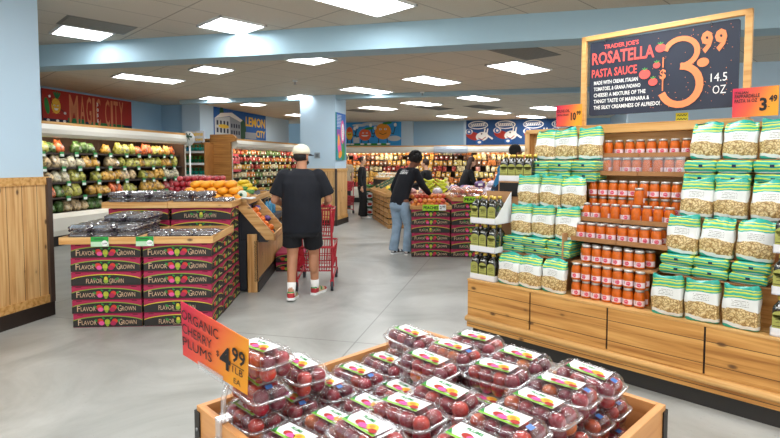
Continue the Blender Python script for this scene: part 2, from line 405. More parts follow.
# ------------------------------------------------------------------ murals
PR = {k: mat('mural_' + k, v, .7) for k, v in dict(red='a8291c', terracotta='d98a5e', green='1f7a44', navy='1b2a44', white='f1f1ee', yellow='eabf3a', orange='e8912a', blue='1c5fae', sky='2f9ae0',
      grey='9aa3ad', lgrey='c9d0d4', dkgreen='23543a', pink='e0559a', purple='7d3f97', teal='2c8c8f', skin='e8623c', leaf='2d8a3e', black='171717', deep='174a86').items()}
def mural(name, label, loc, rz, W, H, base, fn, cat='mural'):
    mb = MB(); mb.bx(-W/2, W/2, 0, .03, 0, H, PR[base]); p = Paint(mb, (-W/2, -.001, 0), (1, 0, 0), (0, 0, 1)); fn(p, W, H)
    return tag(mb.build(name, loc=loc, rz=rz), label, cat)
def face(p, x, y, s, dark=PR['black']):
    for d in (-1, 1):
        p.ell(x + d * s * .35, y + s * .3, s * .16, s * .1, PR['white'], 4); p.ell(x + d * s * .35, y + s * .28, s * .06, s * .06, dark, 5)
    p.poly([(x - s * .5, y - s * .15), (x - s * .2, y - s * .5), (x + s * .2, y - s * .5), (x + s * .5, y - s * .15)], PR['white'], 4)
def m_magic(p, W, H):
    p.rect(0, 0, W, .13 * H, PR['navy'])
    # pineapple figure with leaves, arms and shoes
    p.ell(.33, .52 * H, .12, .17, PR['yellow'], 2)
    for i in range(4):
        p.line([(.23, .3 * H + i * .08), (.43, .4 * H + i * .08)], .008, PR['orange'], 3); p.line([(.43, .3 * H + i * .08), (.23, .4 * H + i * .08)], .008, PR['orange'], 3)
    for a in (-.5, -.2, .15, .5):
        p.ell(.36 + a * .1, .84 * H, .022, .09, PR['green'], 2, a=-a)
    p.ell(.1, .5 * H, .06, .18, PR['leaf'], 2, a=.15)
    face(p, .33, .48 * H, .13)
    p.line([(.24, .55 * H), (.17, .75 * H)], .016, PR['black'], 3); p.ell(.17, .79 * H, .03, .03, PR['white'], 3)
    p.line([(.44, .45 * H), (.53, .36 * H)], .016, PR['black'], 3); p.ell(.56, .33 * H, .035, .03, PR['white'], 3)
    for x in (.12, .36, .54): p.ell(x, .08 * H, .04, .03, PR['white'], 3)
    x = .68; ws = dict(M=.36, I=.07)
    word = 'MAGIC CITY'; xs = x; tot = W - .72; step = tot / 10.2
    for ch in word:
        wd_ = step * (1.45 if ch == 'M' else .4 if ch == 'I' else .86)
        if ch == ' ': xs += step * .55; continue
        p.text(ch, xs, .06 * H, .88 * H, PR['terracotta'], 3, w=wd_ * .9, bold=.01); xs += wd_ + step * .12
    p.rect(.64, 0, W, .06 * H, PR['green'], 4); p.rect(.64, .06 * H, 1.1, .2 * H, PR['green'], 2); p.rect(1.3, .06 * H, W - .3, .14 * H, PR['green'], 2)
    for i, ch in enumerate('3056'[::1]): p.text(ch, xs * .615, .68 * H - i * .13, .085, PR['white'], 6, bold=.03)
def m_lemon(p, W, H):
    p.ell(.12 * W, .8 * H, .12, .22, PR['dkgreen'], 2); p.ell(.5 * W, .33 * H, .22, .34, PR['dkgreen'], 2)
    p.poly([(0, 0), (.26 * W, 0), (.26 * W, .74 * H), (0, .62 * H)], PR['lgrey'], 3); p.poly([(.26 * W, 0), (.46 * W, 0), (.46 * W, .6 * H), (.26 * W, .76 * H)], PR['grey'], 3)
    p.poly([(-.0 * W, .62 * H), (.1 * W, .82 * H), (.3 * W, .9 * H), (.5 * W, .68 * H), (.46 * W, .6 * H), (.26 * W, .76 * H)], PR['white'], 4)
    for i in range(4):
        for j in range(2):
            p.rect(.03 * W + i * .058 * W, (.14 + .26 * j) * H, .06 * W + i * .058 * W, (.3 + .26 * j) * H, PR['navy'], 5)
            p.rect(.28 * W + i * .045 * W, (.12 + .24 * j) * H, .305 * W + i * .045 * W, (.26 + .24 * j) * H, PR['navy'], 5)
    p.ell(.15 * W, .37 * H, .3, .06, PR['yellow'], 6)
    p.rect(.55 * W, .02 * H, .78 * W, .26 * H, PR['grey'], 3)
    p.text('LEMON', .56 * W, .50 * H, .36 * H, PR['yellow'], 4, w=.42 * W, bold=.03); p.text('CITY', .78 * W, .10 * H, .28 * H, PR['yellow'], 4, w=.20 * W, bold=.03)
def m_fruit(p, W, H):
    p.rect(0, 0, .8 * W, .1 * H, PR['leaf'])
    for (x, y, rx, ry, c, s) in ((.08, .53, .15, .27, 'orange', .12), (.36, .47, .26, .24, 'skin', .2), (.68, .6, .34, .32, 'orange', .26)):
        X, Y = x * W, y * H
        for d in (-.5, .5):
            p.line([(X + d * rx, Y - ry * .7), (X + d * rx * 1.1, .08 * H)], .03, PR['black'], 2); p.ell(X + d * rx * 1.1 + .03, .07 * H, .09, .035, PR['white'], 3)
        for d in (-1, 1):
            p.line([(X + d * rx * .9, Y - .05), (X + d * (rx + .1), Y - .1), (X + d * (rx + .17), Y + .2)], .03, PR['black'], 2); p.ell(X + d * (rx + .17), Y + .26, .06, .075, PR['white'], 3)
        p.ell(X, Y, rx, ry, PR[c], 3)
        if c == 'orange' and s < .2: p.ell(X, Y + ry * .55, rx * .7, ry * .4, PR['skin'], 4); p.ell(X, Y - ry*.3, rx*.8, ry*.55, PR['yellow'], 4)
        else: p.ell(X + .18, Y + ry + .01, .2, .05, PR['leaf'], 4, a=.1)
        for d in (-1, 1):
            p.ell(X + d * s * .4, Y + s * .35, s * .2, s * .14, PR['white'], 5); p.ell(X + d * s * .4, Y + s * .35, s * .07, s * .1, PR['black'], 6)
        if c == 'skin': p.poly([(X - s * .8, Y - .02), (X - s * .4, Y - s * .35), (X + s * .4, Y - s * .35), (X + s * .8, Y - .02)], PR['white'], 5)
        else: p.line([(X - s * .6, Y - s * .2), (X, Y - s * .5), (X + s * .6, Y - s * .2)], .02, PR['black'], 5)
    p.ell(.52 * W, .93 * H, .5, .07, PR['lgrey'], 2); p.rect(.15 * W, .12 * H, .26 * W, .36 * H, PR['lgrey'], 2); p.ell(.88 * W, .3 * H, .27, .11, PR['lgrey'], 4)
    p.ell(.26*W, .88*H, .3, .06, PR['lgrey'], 2)
def m_fish(p, W, H):
    for i, x in enumerate((.11, .36, .61, .86)):
        p.ell(x * W, .8 * H, .38, .16, PR['white'], 2); p.ell(x * W, .8 * H, .34, .125, PR['deep'], 3); p.line([(x * W - .28, .8 * H), (x * W + .28, .82 * H)], .12, PR['white'], 4)
        for k in range(7): p.line([(x * W - .25 + k * .08, .76 * H), (x * W - .21 + k * .08, .86 * H)], .025, PR['deep'], 5)
    for (x, y, f) in ((.10, .36, 1), (.36, .4, 1), (.63, .36, 1), (.88, .38, 1)):
        X, Y = x * W, y * H
        p.ell(X - .13, Y, .3, .15, PR['red'], 3, a=-.3); p.ell(X + .2, Y - .02, .24, .17, PR['white'], 4, a=.2)
        p.ell(X - .3, Y + .16, .15, .11, PR['white'], 3); p.ell(X - .3, Y + .16, .1, .1, PR['blue'], 4); p.ell(X - .3, Y + .16, .05, .05, PR['white'], 5)
        p.ell(X + .1, Y - .24, .15, .11, PR['blue'], 5); p.ell(X + .1, Y - .24, .07, .05, PR['white'], 6)
        p.line([(X + .05, Y - .08), (X + .2, Y - .15), (X + .34, Y - .04)], .03, PR['red'], 6); p.ell(X + .18, Y + .08, .03, .03, PR['black'], 6)
        for d in (.28, .38): p.line([(X + d, Y + .1), (X + d + .03, Y + .28)], .05, PR['white'], 4)
        p.line([(X + .42, Y), (X + .6, Y - .12)], .07, PR['white'], 3)
def m_flower(p, W, H):
    p.rect(0, .66 * H, W, H, PR['blue']);
    for i in range(9): p.line([(.02, .7 * H + i * .035), (.5 * W, .71 * H + i * .035)], .012, PR['lgrey'], 2)
    p.rect(0, .5 * H, .4 * W, .65 * H, PR['purple'], 2); p.ell(.62 * W, .6 * H, .15, .3, PR['pink'], 3); p.ell(.64 * W, .6 * H, .09, .22, PR['white'], 4)
    for i in range(6): p.ell(.64 * W, .5 * H + i * .045, .02, .012, PR['black'], 5)
    p.ell(.28 * W, .27 * H, .13, .24, PR['pink'], 3, a=.3); p.ell(.7 * W, .2 * H, .1, .25, PR['leaf'], 3, a=-.2); p.ell(.35 * W, .12 * H, .14, .09, PR['orange'], 4, a=.4)
    p.ell(.2 * W, .42 * H, .07, .15, PR['orange'], 4); p.ell(.85 * W, .4 * H, .07, .2, PR['purple'], 3)
mural('wall_mural', 'red mural reading MAGIC CITY with a cartoon pineapple, above the left cooler', FW(-9.86, 10.51, 2.42), R(76.5), 2.66, .73, 'red', m_magic)
mural('wall_mural', 'blue mural reading LEMON CITY with a white building, above the second cooler', FW(-8.57, 15.3, 2.33), R(76.5), 3.23, .86, 'blue', m_lemon)
mural('wall_mural', 'sky blue mural with smiling fruit figures above the back cooler', FW(-5.59, 20.31, 2.24), FW.a, 2.34, .94, 'sky', m_fruit)
mural('wall_mural', 'dark blue mural with white and red sea creatures and speech bubbles', FW(.2, 20.31, 2.24), FW.a, 4.1, .94, 'deep', m_fish)
mural('wall_mural', 'pink and purple flower mural on the side of the blue column', FW(-4.235, 12.42, 1.62), R(76.5), .70, 1.16, 'teal', m_flower)

# ------------------------------------------------------------------ refrigerated wall cases
M_inside = mat('cooler_interior', '5a4030', .7); M_shelf = mat('cooler_shelf', '453a33', .5)
TAGG = mat('green_price_strip', '3e9a5a', .5); TAGW = mat('tag_white', 'f0f2ee', .5); TAGR = mat('red_shelf_strip', 'd0485a', .5)
M_case_fill = mat('case_fill_glow', 'fff4dc', .5, emit=13)  # glow added inside the cases to brighten the stock
def cooler(name, label, loc, rz, L, shelves, top=2.3, depth=1.0, tags=True, strip=None, tint='warm', fill_glow=True, deck=.55):
    """x along the front, y into the case"""
    t = thing(name, label, 'refrigerated case', loc, rz)
    a = MB(); a.bx(0, L, depth - .05, depth, .1, top - .05, M_inside); a.bx(0, L, .12, depth, .1, deck, M_inside)
    a.bx(0, .02, .1, depth, .1, top - .05, M_canopy); a.bx(L - .02, L, .1, depth, .1, top - .05, M_canopy); a.bx(.02, .05, .12, depth, .1, top - .05, M_inside); a.bx(L - .05, L - .02, .12, depth, .1, top - .05, M_inside); a.bx(0, L, .15, depth, top - .1, top - .05, M_inside)
    a.build('case_body', t)
    c = MB(); prof = [(.12, top - .28), (.02, top - .27), (-.05, top - .22), (-.06, top - .14), (-.03, top - .05), (.2, top - .05)]
    n = len(prof); c.rings([[Vector((x, y, z)) for y, z in prof] for x in (0, L)], M_canopy, True, False); c.build('canopy', t)
    c = MB(); c.bx(0, L, -.02, depth, top - .05, top, W_trim); c.build('wood_top', t)
    c = MB(); prof = [(.14, .18), (-.02, .2), (-.06, .3), (-.06, deck - .02), (.02, deck + .06), (.1, deck + .06), (.14, deck)]
    c.rings([[Vector((x, y, z)) for y, z in prof] for x in (0, L)], M_canopy, True, False); c.build('lower_bumper', t)
    c = MB(); c.bx(.02, L - .02, .05, depth, 0, .18, M_black); c.build('kickboard', t)
    for (z, d) in shelves:
        c = MB(); c.bx(.05, L - .05, depth - .05 - d, depth - .05, z - .03, z, M_shelf)
        yf = depth - .05 - d
        if strip: c.bx(.05, L - .05, yf - .015, yf, z - .04, z + .02, strip)
        c.build('shelf', t)
        if tags:
            for i in range(max(2, int(L / .42))):
                x = .2 + i * .42 + random.uniform(-.08, .08)
                if x > L - .15: continue
                c = MB(); c.bx(x - .045, x + .045, yf - .022, yf - .012, z - .075, z + .02, TAGG); c.bx(x - .04, x + .04, yf - .026, yf - .022, z - .07, z - .025, TAGW); c.build('price_tag', t)
    if fill_glow:
        c = MB(); c.bx(.1, L - .1, .16, .20, top - .16, top - .12, M_case_fill); c.build('added_fill_bar', t)  # added glowing bar under the canopy, lights the shelves
    return t
def bagmesh(w, d, h, seed, m, m2=None, n=12, lv=6, name='grocery', shape='round'):
    rnd = random.Random(seed); mb = MB(); rs = []
    v_ = seed // 7 % 3; jr = (.97, 1.02) if shape == 'box' else (.82, 1.12)
    for i in range(lv):
        f = i / (lv - 1); k = .72 + .28 * math.sin(math.pi * min(1, f * 1.15)) if f < .95 else .45; ex = .6; kd = k
        if shape == 'box': k = kd = 1 if i not in (0, lv - 1) else .94; ex = .28
        if shape == 'pouch': k = (.85, 1, 1, .97, .93, .88)[i]; kd = (.8, 1, .98, .7, .35, .12)[i]; ex = .5
        rs.append([Vector((w/2 * (k if v_ != 2 else k * .9) * math.copysign(abs(math.cos(t)) ** ex, math.cos(t)) * rnd.uniform(*jr), d/2 * kd * math.copysign(abs(math.sin(t)) ** ex, math.sin(t)) * rnd.uniform(*jr), h * f * (rnd.uniform(.88, 1.1) if shape != 'box' else 1))) for t in [2 * math.pi * j / n for j in range(n)]])
    mb.rings(rs, m)
    if m2:
        o = [Vector((-w*.2, -d*.53, h*.3)), Vector((w*.2, -d*.53, h*.3)), Vector((w*.2, -d*.53, h*.62)), Vector((-w*.2, -d*.53, h*.62))]; mb.poly(o, m2)
    return mb
GRO = {}
def packmat(name, hx):
    if name in MATS: return MATS[name]
    m = bpy.data.materials.new(name); m.use_nodes = True; nt = m.node_tree; b = nt.nodes['Principled BSDF']; c = [int(hx[i:i+2], 16) for i in (0, 2, 4)]
    sh = lambda k, w=0: ''.join('%02x' % max(0, min(255, int(v * k + w))) for v in c)
    tc = N(nt, 'ShaderNodeTexCoord'); oi = N(nt, 'ShaderNodeObjectInfo'); n = N(nt, 'ShaderNodeTexNoise', noise_dimensions='4D'); n.inputs['Scale'].default_value = 17; n.inputs['Detail'].default_value = 3
    nt.links.new(tc.outputs['Object'], n.inputs['Vector']); nt.links.new(math_n(nt, 'MULTIPLY', oi.outputs['Random'], 40.), n.inputs['W'])
    col = ramp(nt, n.outputs[0], [(.34, sh(.45)), (.46, sh(.95)), (.56, sh(1.05, 12)), (.66, sh(.6, 100))])
    nt.links.new(col, b.inputs['Base Color']); b.inputs['Roughness'].default_value = .4; b.inputs['Coat Weight'].default_value = .3; MATS[name] = m; return m
def grocery(kind, name, cols, w, d, h, lab2=None, nvar=3):
    """dict colour-name -> list of pools"""
    for cn, hx in cols.items():
        for v in range(nvar):
            m = packmat('pack_%s_%s' % (kind, cn.replace(' ', '_')), hx)
            mb = bagmesh(w, d, h, v * 7 + len(cn), m, lab2 if v != 1 else None, shape={'veg': ('pouch', 'round', 'pouch')[v], 'cut': ('box', 'round', 'box')[v], 'cheese': ('box', 'box', 'pouch')[v]}[kind])
            GRO.setdefault((kind, cn), []).append(Pool(tag(mb.build(name), 'x', 'food package')))
def stock(kind, colseq, loc, rz, L, rows, pitch, labelfmt, group, skip=.06, x_start=.22, fromright=False):
    """fills shelves; rows = [(z, y, word)]"""
    M = Matrix.Translation(loc) @ Matrix.Rotation(rz, 4, 'Z')
    for ri, (z, y, word, cols) in enumerate(rows):
        x = x_start; run = 0; cn = None; got = []
        while x < L - .14:
            if run <= 0: cn = random.choice(cols); run = random.randint(1, 3)
            run -= 1
            if random.random() > skip:
                p = random.choice(GRO[(kind, cn)])
                q = M @ Vector((x, y + random.uniform(-.012, .012), z + .002))
                o = p.put(tuple(q), 0, 'y', group % (cn, word), scale=(random.uniform(.9, 1.08), 1, random.uniform(.8, 1.15)), rot=(random.uniform(-.12, .12), random.uniform(-.16, .16), rz + random.uniform(-.2, .2)))
                got.append((o, cn))
            x += pitch * random.uniform(.96, 1.08)
        for i, (o, c_) in enumerate(got[::-1] if fromright else got): o['label'] = labelfmt % (c_, ORD[i], word)
grocery('veg', 'vegetable_bag', {'yellow green': 'b3b04a', 'pale tan': 'd2b88a', 'dark green': '4f7330', 'orange': 'd9662e', 'red': 'a83234', 'cream': 'd9cfae', 'purple': '62405e', 'teal': '2f8f93', 'golden': 'd9a544'}, .195, .2, .22, M_clear2)
grocery('cut', 'fruit_tub', {'red': 'b53a31', 'golden': 'dba544', 'orange': 'dc7c34', 'cream': 'dccfa8', 'green': '6f8a3c', 'brown': '8a5a38', 'pink': 'cf5f6c'}, .145, .15, .15, TAGW)
grocery('cheese', 'chilled_package', {'golden': 'eab04c', 'orange': 'd97a30', 'cream': 'ecd6a0', 'red': 'b2372b', 'brown': '84502e', 'pink': 'd88f83', 'pale yellow': 'f0d27a'}, .158, .15, .2, TAGW)
Cl = FW(-8.2, 6.3, 0)
VC = cooler('vegetable_case', 'long refrigerated vegetable case under the red mural', Cl, R(76.5), 5.6, [(.90, 1.47), (1.18, 1.42), (1.46, 1.37), (1.74, 1.32)], depth=1.6, strip=None)
a = MB(); a.cyl((5.50, -.09, 0), (5.50, -.09, 2.05), .022, .022, M_white); a.build('end_post', VC)
vs4 = ['yellow green', 'dark green', 'pale tan', 'golden', 'cream']
def rows(dep, sh, cols): return [(z, dep - .05 - d + .12, w, c) for (z, d), w, c in zip(sh, ['lowest shelf', 'second shelf from the bottom', 'third shelf from the bottom', 'top shelf', 'uppermost shelf'], cols)]
stock('veg', None, Cl, R(76.5), 5.6, [(.615, .24, 'bottom deck', ['cream', 'pale tan', 'dark green', 'golden'])] + rows(1.6, [(.90, 1.47), (1.18, 1.42), (1.46, 1.37), (1.74, 1.32)], [['orange', 'red', 'dark green', 'golden', 'pale tan', 'yellow green'], ['teal', 'pale tan', 'cream', 'golden', 'yellow green', 'golden'], ['yellow green', 'cream', 'pale tan', 'golden'], ['dark green', 'yellow green', 'golden', 'yellow green', 'orange']]), .192,
      '%s vegetable bag, %s from the right, %s, red mural case', '%s bags on the %s under the red mural', fromright=True)
Cm = FW(-7.5, 13.0, 0)
sh5 = [(.86, .62), (1.1, .56), (1.34, .50), (1.58, .46), (1.80, .42)]
cooler('fruit_case', 'refrigerated case with red shelf strips under the lemon mural', Cm, R(76.5), 6.2, sh5, top=2.22, depth=1.08, strip=None)
stock('cut', None, Cm, R(76.5), 6.2, [(.61, .25, 'bottom deck', ['green', 'golden', 'red'])] + rows(1.08, sh5, [['golden', 'red', 'green', 'cream'], ['cream', 'golden', 'orange', 'green'], ['red', 'golden', 'cream'], ['red', 'orange', 'pink', 'golden'], ['brown', 'orange', 'red', 'green']]), .175,
      '%s fruit tub, %s from the left, %s, lemon mural case', '%s tubs on the %s under the lemon mural')
# red strips at the near end of that case
M_ = Matrix.Translation(Cm) @ Matrix.Rotation(R(76.5), 4, 'Z')
for i, (z, d) in enumerate(sh5[2:]):
    y = 1.08 - .05 - d; mb = MB(); mb.bx(-.5, .5, -.005, .005, -.035, .035, TAGR); q = M_ @ Vector((.65, y - .03, z - .02)); o = mb.build('shelf_edge_strip', loc=tuple(q), rz=R(76.5))
    tag(o, 'red price strip on the %s shelf edge of the case under the lemon mural' % ['third', 'fourth', 'fifth'][i], 'price strip')
# pine end panel with rounded front corner
mb = MB(); pr = [(.18, .1), (.18, 2.12), (.03, 2.14), (0, 2.22), (.05, 2.29), (.15, 2.33), (.80, 2.33), (.80, .1)]
pts = [[Vector((x, y, z)) for x, z in [(.92 - a, b) for a, b in pr]] for y in (0, .08)]
mb.rings(pts, wood('end_panel_wood', 'bb8444', 'a87237', '8a5a2a', 'x', knots=False), True, False)
tag(mb.build('end_panel', loc=FW(-8.35, 12.9, 0), rz=FW.a), 'brown wooden end panel with a rounded top corner left of the lemon mural case', 'panel')
Cb = FW(-7.4, 19.4, 0)
shb = [(.78, .60), (1.0, .56), (1.22, .50), (1.44, .46), (1.66, .42), (1.84, .40)]
DC = cooler('dairy_case', 'long refrigerated case along the back wall packed with small packages', Cb, FW.a, 8.6, shb, top=2.2, depth=.95, tags=False)
stock('cheese', None, Cb, FW.a, 8.0, [(.61, .25, 'bottom deck', ['golden', 'red', 'cream'])] + [(z, .95 - .05 - d + .07, w, c) for (z, d), w, c in zip(shb, ['lowest shelf', 'second shelf', 'third shelf', 'fourth shelf', 'fifth shelf', 'top shelf'],
      [['golden', 'cream', 'orange'], ['golden', 'pale yellow', 'cream', 'orange'], ['golden', 'cream', 'red', 'pink'], ['pale yellow', 'orange', 'golden', 'brown'], ['cream', 'golden', 'brown', 'red'], ['cream', 'orange', 'golden', 'pink']])], .178,
      '%s chilled package, %s from the left, %s, back wall case', '%s packages on the %s of the back wall case', x_start=.45)
mb = MB(); prof = [(-.06, 1.9), (-.12, 1.94), (-.13, 2.05), (-.10, 2.16), (.2, 2.18), (.2, 1.9)]
mb.rings([[Vector((x, y, z)) for y, z in prof] for x in (0, 1.25)], mat('brushed_canopy', 'b9c3cf', .3, metal=.5), True, False)
mb.build('canopy_cover', DC, loc=(4.45, 0, 0))['label'] = 'shiny steel canopy cover'

# ------------------------------------------------------------------ plant shelf with palm sign
M_pw = mat('shelf_brown_board', 'b1783d', .6, var=.1)
t = thing('plant_shelf', 'brown shelf unit with potted plants between the two wall cases', 'shelf', FW(-9.0, 12.5, 0), FW.a)
a = MB(); a.bx(0, .86, .36, .4, 0, 2.1, M_pw); a.bx(.84, .88, 0, .4, 0, 2.1, M_pw); a.build('back_panel', t)
for z in (.9, 1.22, 1.54, 1.86):
    a = MB(); a.bx(0, .84, .02, .36, z - .03, z, M_shelf); a.bx(0, .84, 0, .02, z - .05, z + .01, TAGW); a.build('shelf', t)
def potplant(pc, lc, nm):
    p = thing('potted_plant', nm, 'plant'); a = MB(); a.lathe([(.045, 0), (.06, .11), (.055, .11)], pc, 10); a.build('pot', p)
    rnd = random.Random(3); b = MB()
    for i in range(14):
        th = rnd.uniform(0, 6.28); el = rnd.uniform(.5, 1.4); l = rnd.uniform(.08, .14); d = Vector((math.cos(th) * math.cos(el), math.sin(th) * math.cos(el), math.sin(el))); q = Vector((0, 0, .1)); s_ = d.cross(Vector((0, 0, 1))).normalized() * .018
        b.add([q, q + d * l * .5 + s_, q + d * l, q + d * l * .5 - s_], [(0, 1, 2, 3)], lc)
    b.build('foliage', p); return p
PP = [Pool(potplant(mat('blue_pot', '1c86b4', .4), mat('leaf_dark', '2c7a45', .5), 'x')), Pool(potplant(mat('teal_pot', '1fa08a', .4), mat('leaf_teal', '2f8a5a', .5), 'x')), Pool(potplant(mat('green_pot', '1d7a4a', .4), mat('leaf_bright', '62a83a', .5), 'x'))]
for k, (z, nm) in enumerate(((.9, 'lowest'), (1.22, 'second'), (1.54, 'middle'), (1.86, 'top'))):
    for i in range(6):
        c = (0 if i < 2 else 1) if k == 3 else (2 if k == 2 else 1)
        PP[c].put(FW(-8.9 + i * .13, 12.5 + .16, z), i, '%s potted plant, %s from the left on the %s plant shelf' % (['blue', 'teal', 'green'][c], ORD[i], nm), 'potted plants between the wall cases')
mb = MB(); mb.cyl((0, 0, 0), (0, .02, 0), .19, .19, mat('sign_pale', 'd5dad8', .5), 28); p = Paint(mb, (0, -.001, 0), (1, 0, 0), (0, 0, 1))
p.line([(.02, -.15), (0, 0), (.03, .05)], .015, PR['grey'], 1)
for a in range(7): p.ell(.02 + .06 * math.cos(a), .06 + .045 * math.sin(a), .06, .015, PR['dkgreen'], 2, a=a)
tag(mb.build('palm_sign', loc=FW(-8.13, 11.74, 2.16), rz=FW.a), 'round pale sign with a palm tree above the plant shelf', 'sign')
mb = MB(); mb.bx(0, .44, 0, .02, 0, .30, mat('sign_lilac', 'c3c5cf', .5)); p = Paint(mb, (0, -.001, 0), (1, 0, 0), (0, 0, 1))
p.text('Palms', .03, .17, .1, PR['yellow'], 2, w=.38, bold=.03); p.text('Grown', .03, .03, .1, PR['yellow'], 2, w=.38, bold=.03)
tag(mb.build('lettered_sign', loc=FW(-8.46, 12.3, 2.1), rz=FW.a), 'yellow lettered sign beside the round palm sign', 'sign')
# ------------------------------------------------------------------ pasta sauce display (x along front, y back)
DT = thing('sauce_display_stand', 'large slatted pine display stand holding pasta sauce and pasta bags', 'display stand', FD(0, 0, 0), FD.a)
S0, S1 = -1.455, 2.35
a = MB(); a.bx(S0 + .02, S1, .03, 1.5, .2, .525, W_pine_x); a.bx(S0, S1, 0, 1.52, .525, .54, W_trim); a.build('base', DT)
mb = MB(); mb.bx(S0 + .03, S1, .05, 1.45, 0, .13, M_kick); mb.build('kickboard', DT)
x = S0
while x < S1 - .1:
    a = MB(); a.bx(x + .006, min(x + .604, S1), 0, .03, .225, .523, W_front); a.build('front_panel', DT, bevel=.002); x += .61
a = MB(); a.bx(S0 + .005, S1, .012, .03, .20, .525, M_black); a.bx(S0, S1, .0, .04, .20, .225, W_trim); a.build('seam_backing', DT)
a = MB(); prof = [(.03, .215), (0, .215)] + [(-.035 * math.sin(math.pi * i / 8), .195 + .027 * math.cos(math.pi * i / 8)) for i in range(9)] + [(0, .165), (.03, .165)]
a.rings([[Vector((x, y, z)) for y, z in prof] for x in (S0, S1)], W_trim, True, True); a.build('bumper_moulding', DT)
a = MB(); a.bx(S0, S1, -.002, .05, .12, .17, W_front); a.build('lower_rail', DT)
a = MB(); a.bx(-1.31, S1, .78, .82, .54, 1.84, W_pine_x); a.build('back_panel', DT)
a = MB(); a.bx(-1.31, -.80, .70, .86, 1.82, 1.855, W_trim); a.bx(.44, S1, .70, .86, 1.80, 1.835, W_trim); a.bx(-1.32, -1.27, .70, .86, .54, 1.84, W_pine_z); a.build('top_rail', DT)
a = MB(); a.bx(-.82, .43, .64, .9, 1.795, 1.865, W_trim); a.build('sign_base_board', DT, bevel=.003)
# tiers:  (z, front depth, x0, x1)
JT = [('A', .54, .06), ('C', .80, .12), ('D', .962, .20), ('E', 1.108, .31), ('F', 1.155, .44), ('H', 1.462, .53), ('I', 1.607, .63)]
JX = dict(A=(-.56, .01), C=(-.56, .03), D=(-.60, .09), E=(-.61, .11), F=(-.60, .13), H=(-.61, .14), I=(-.65, .13))
for k, z, y in JT[1:]:
    a = MB(); x0, x1 = JX[k]; h = .032 if k in 'DEHI' else .014
    a.bx(x0, x1, y - .012, .78, z - .012, z - .001, M_cardb_d)
    if k in 'DEHI':
        xm = (x0 + x1) / 2
        for p0, p1 in ((x0, xm - .003), (xm + .003, x1)): a.bx(p0, p1, y - .02, y - .012, z - .012, z + .022, M_cardb_d)
    a.build('shelf_tray', DT)
BT = [(.80, .17), (.93, .24), (1.18, .33), (1.395, .43), (1.575, .52)]
for (x0, x1) in ((-1.19, -.625), (.155, .695)):
    for z, y in BT:
        a = MB(); a.bx(x0, x1, y - .03, .78, z - .012, z - .002, M_cardb_d); a.build('bag_shelf', DT)
a = MB(); a.bx(-.655, -.645, .14, .78, .54, 1.0, M_cardb); a.build('cardboard_divider', DT)
# jars
M_sauce = mat('tomato_sauce', 'c65d0c', .35, var=.2, vscale=40, coat=.25, spec=.3)
M_lid = mat('jar_lid', 'c9c6c2', .3, metal=.4); M_lidrim = mat('jar_lid_rim', '7d6f68', .35, metal=.6)
M_lab = mat('jar_label', 'e9d3d9', .5); M_labr = mat('jar_label_circle', 'cf2a52', .5); M_labp = mat('jar_label_pink', 'f0a0b0', .5)
M_txt = mat('label_text_grey', '5a5550', .6)
def jar():
    t = thing('sauce_jar', 'x', 'jar')
    a = MB(); a.lathe([(.030, 0), (.0345, .004), (.036, .012), (.036, .082), (.033, .096), (.028, .106), (.027, .112)], M_sauce, 18); a.build('glass_body', t)
    a = MB(); a.lathe([(.0295, .1095), (.031, .111), (.031, .113)], M_lidrim, 16); a.lathe([(.0305, .113), (.0305, .123), (.029, .126)], M_lid, 16); a.build('lid', t)
    a = MB(); r = .0366; a.lathe([(r, .016), (r, .052)], M_lab, 20, caps=False, a0=R(-170), a1=R(-10))
    def on(cx, cz, rad, m, rr):
        pts = []
        for i in range(14):
            th = 2 * math.pi * i / 14; ang = -math.pi/2 + (cx + rad * math.cos(th)) / rr; pts.append((rr * math.cos(ang), rr * math.sin(ang), cz + rad * math.sin(th)))
        a.poly(pts, m)
    on(.006, .034, .0155, M_labr, .0371); on(.006, .034, .0122, M_labp, .0374); on(.006, .034, .0112, M_labr, .0377)
    for k in range(3): on(.006 + (k - 1) * .006, .035, .0022, M_lab, .0381)
    for k in range(3): on(-.02 + k * .001, .032 + k * .008, .003, M_txt, .0371)
    a.build('label', t); return t
JP = Pool(jar())
rnd = random.Random(5)
def putjars(n, x0, pitch, y, z, word, flips=(), miss=()):
    for i in range(n):
        if i in miss: continue
        fl = i in flips
        JP.put(FD(x0 + i * pitch + rnd.uniform(-.002, .002), y + rnd.uniform(-.004, .004), z), FD.a + (2.2 + rnd.uniform(-.6, .6) if fl else rnd.uniform(-.25, .3)),
               'sauce jar, %s from the left in the %s' % (ORD[i], word), 'pasta sauce jars')
putjars(7, -.515, .0765, .105, .541, 'lowest row of jars'); putjars(7, -.515, .0765, .105, .669, 'second row of jars from the bottom')
putjars(7, -.515, .0765, .185, .541, 'lowest row, rear line'); putjars(7, -.515, .0765, .185, .669, 'second row from the bottom, rear line')
putjars(6, -.465, .0765, .165, .80, 'third row of jars from the bottom'); putjars(7, -.51, .0785, .25, .80, 'third row from the bottom, rear line')
putjars(8, -.55, .0785, .245, .962, 'fourth row of jars from the bottom'); putjars(8, -.54, .078, .33, .962, 'fourth row from the bottom, rear line')
putjars(9, -.56, .0765, .35, 1.108, 'fifth row of jars from the bottom', flips=(2, 3, 5, 6, 7))
putjars(9, -.56, .0772, .48, 1.155, 'sixth row of jars, behind the fifth'); putjars(9, -.56, .0772, .48, 1.283, 'seventh row of jars, standing on the sixth', flips=(5,))
putjars(9, -.57, .0775, .575, 1.462, 'shrink wrapped row of jars', flips=(1, 2, 5, 6)); putjars(9, -.605, .083, .675, 1.607, 'topmost row of jars', flips=(1,))
JP.put(FD(-.18, .405, 1.235), FD.a + 2.6, 'single sauce jar turned label away, perched in front of the seventh row', 'pasta sauce jars')
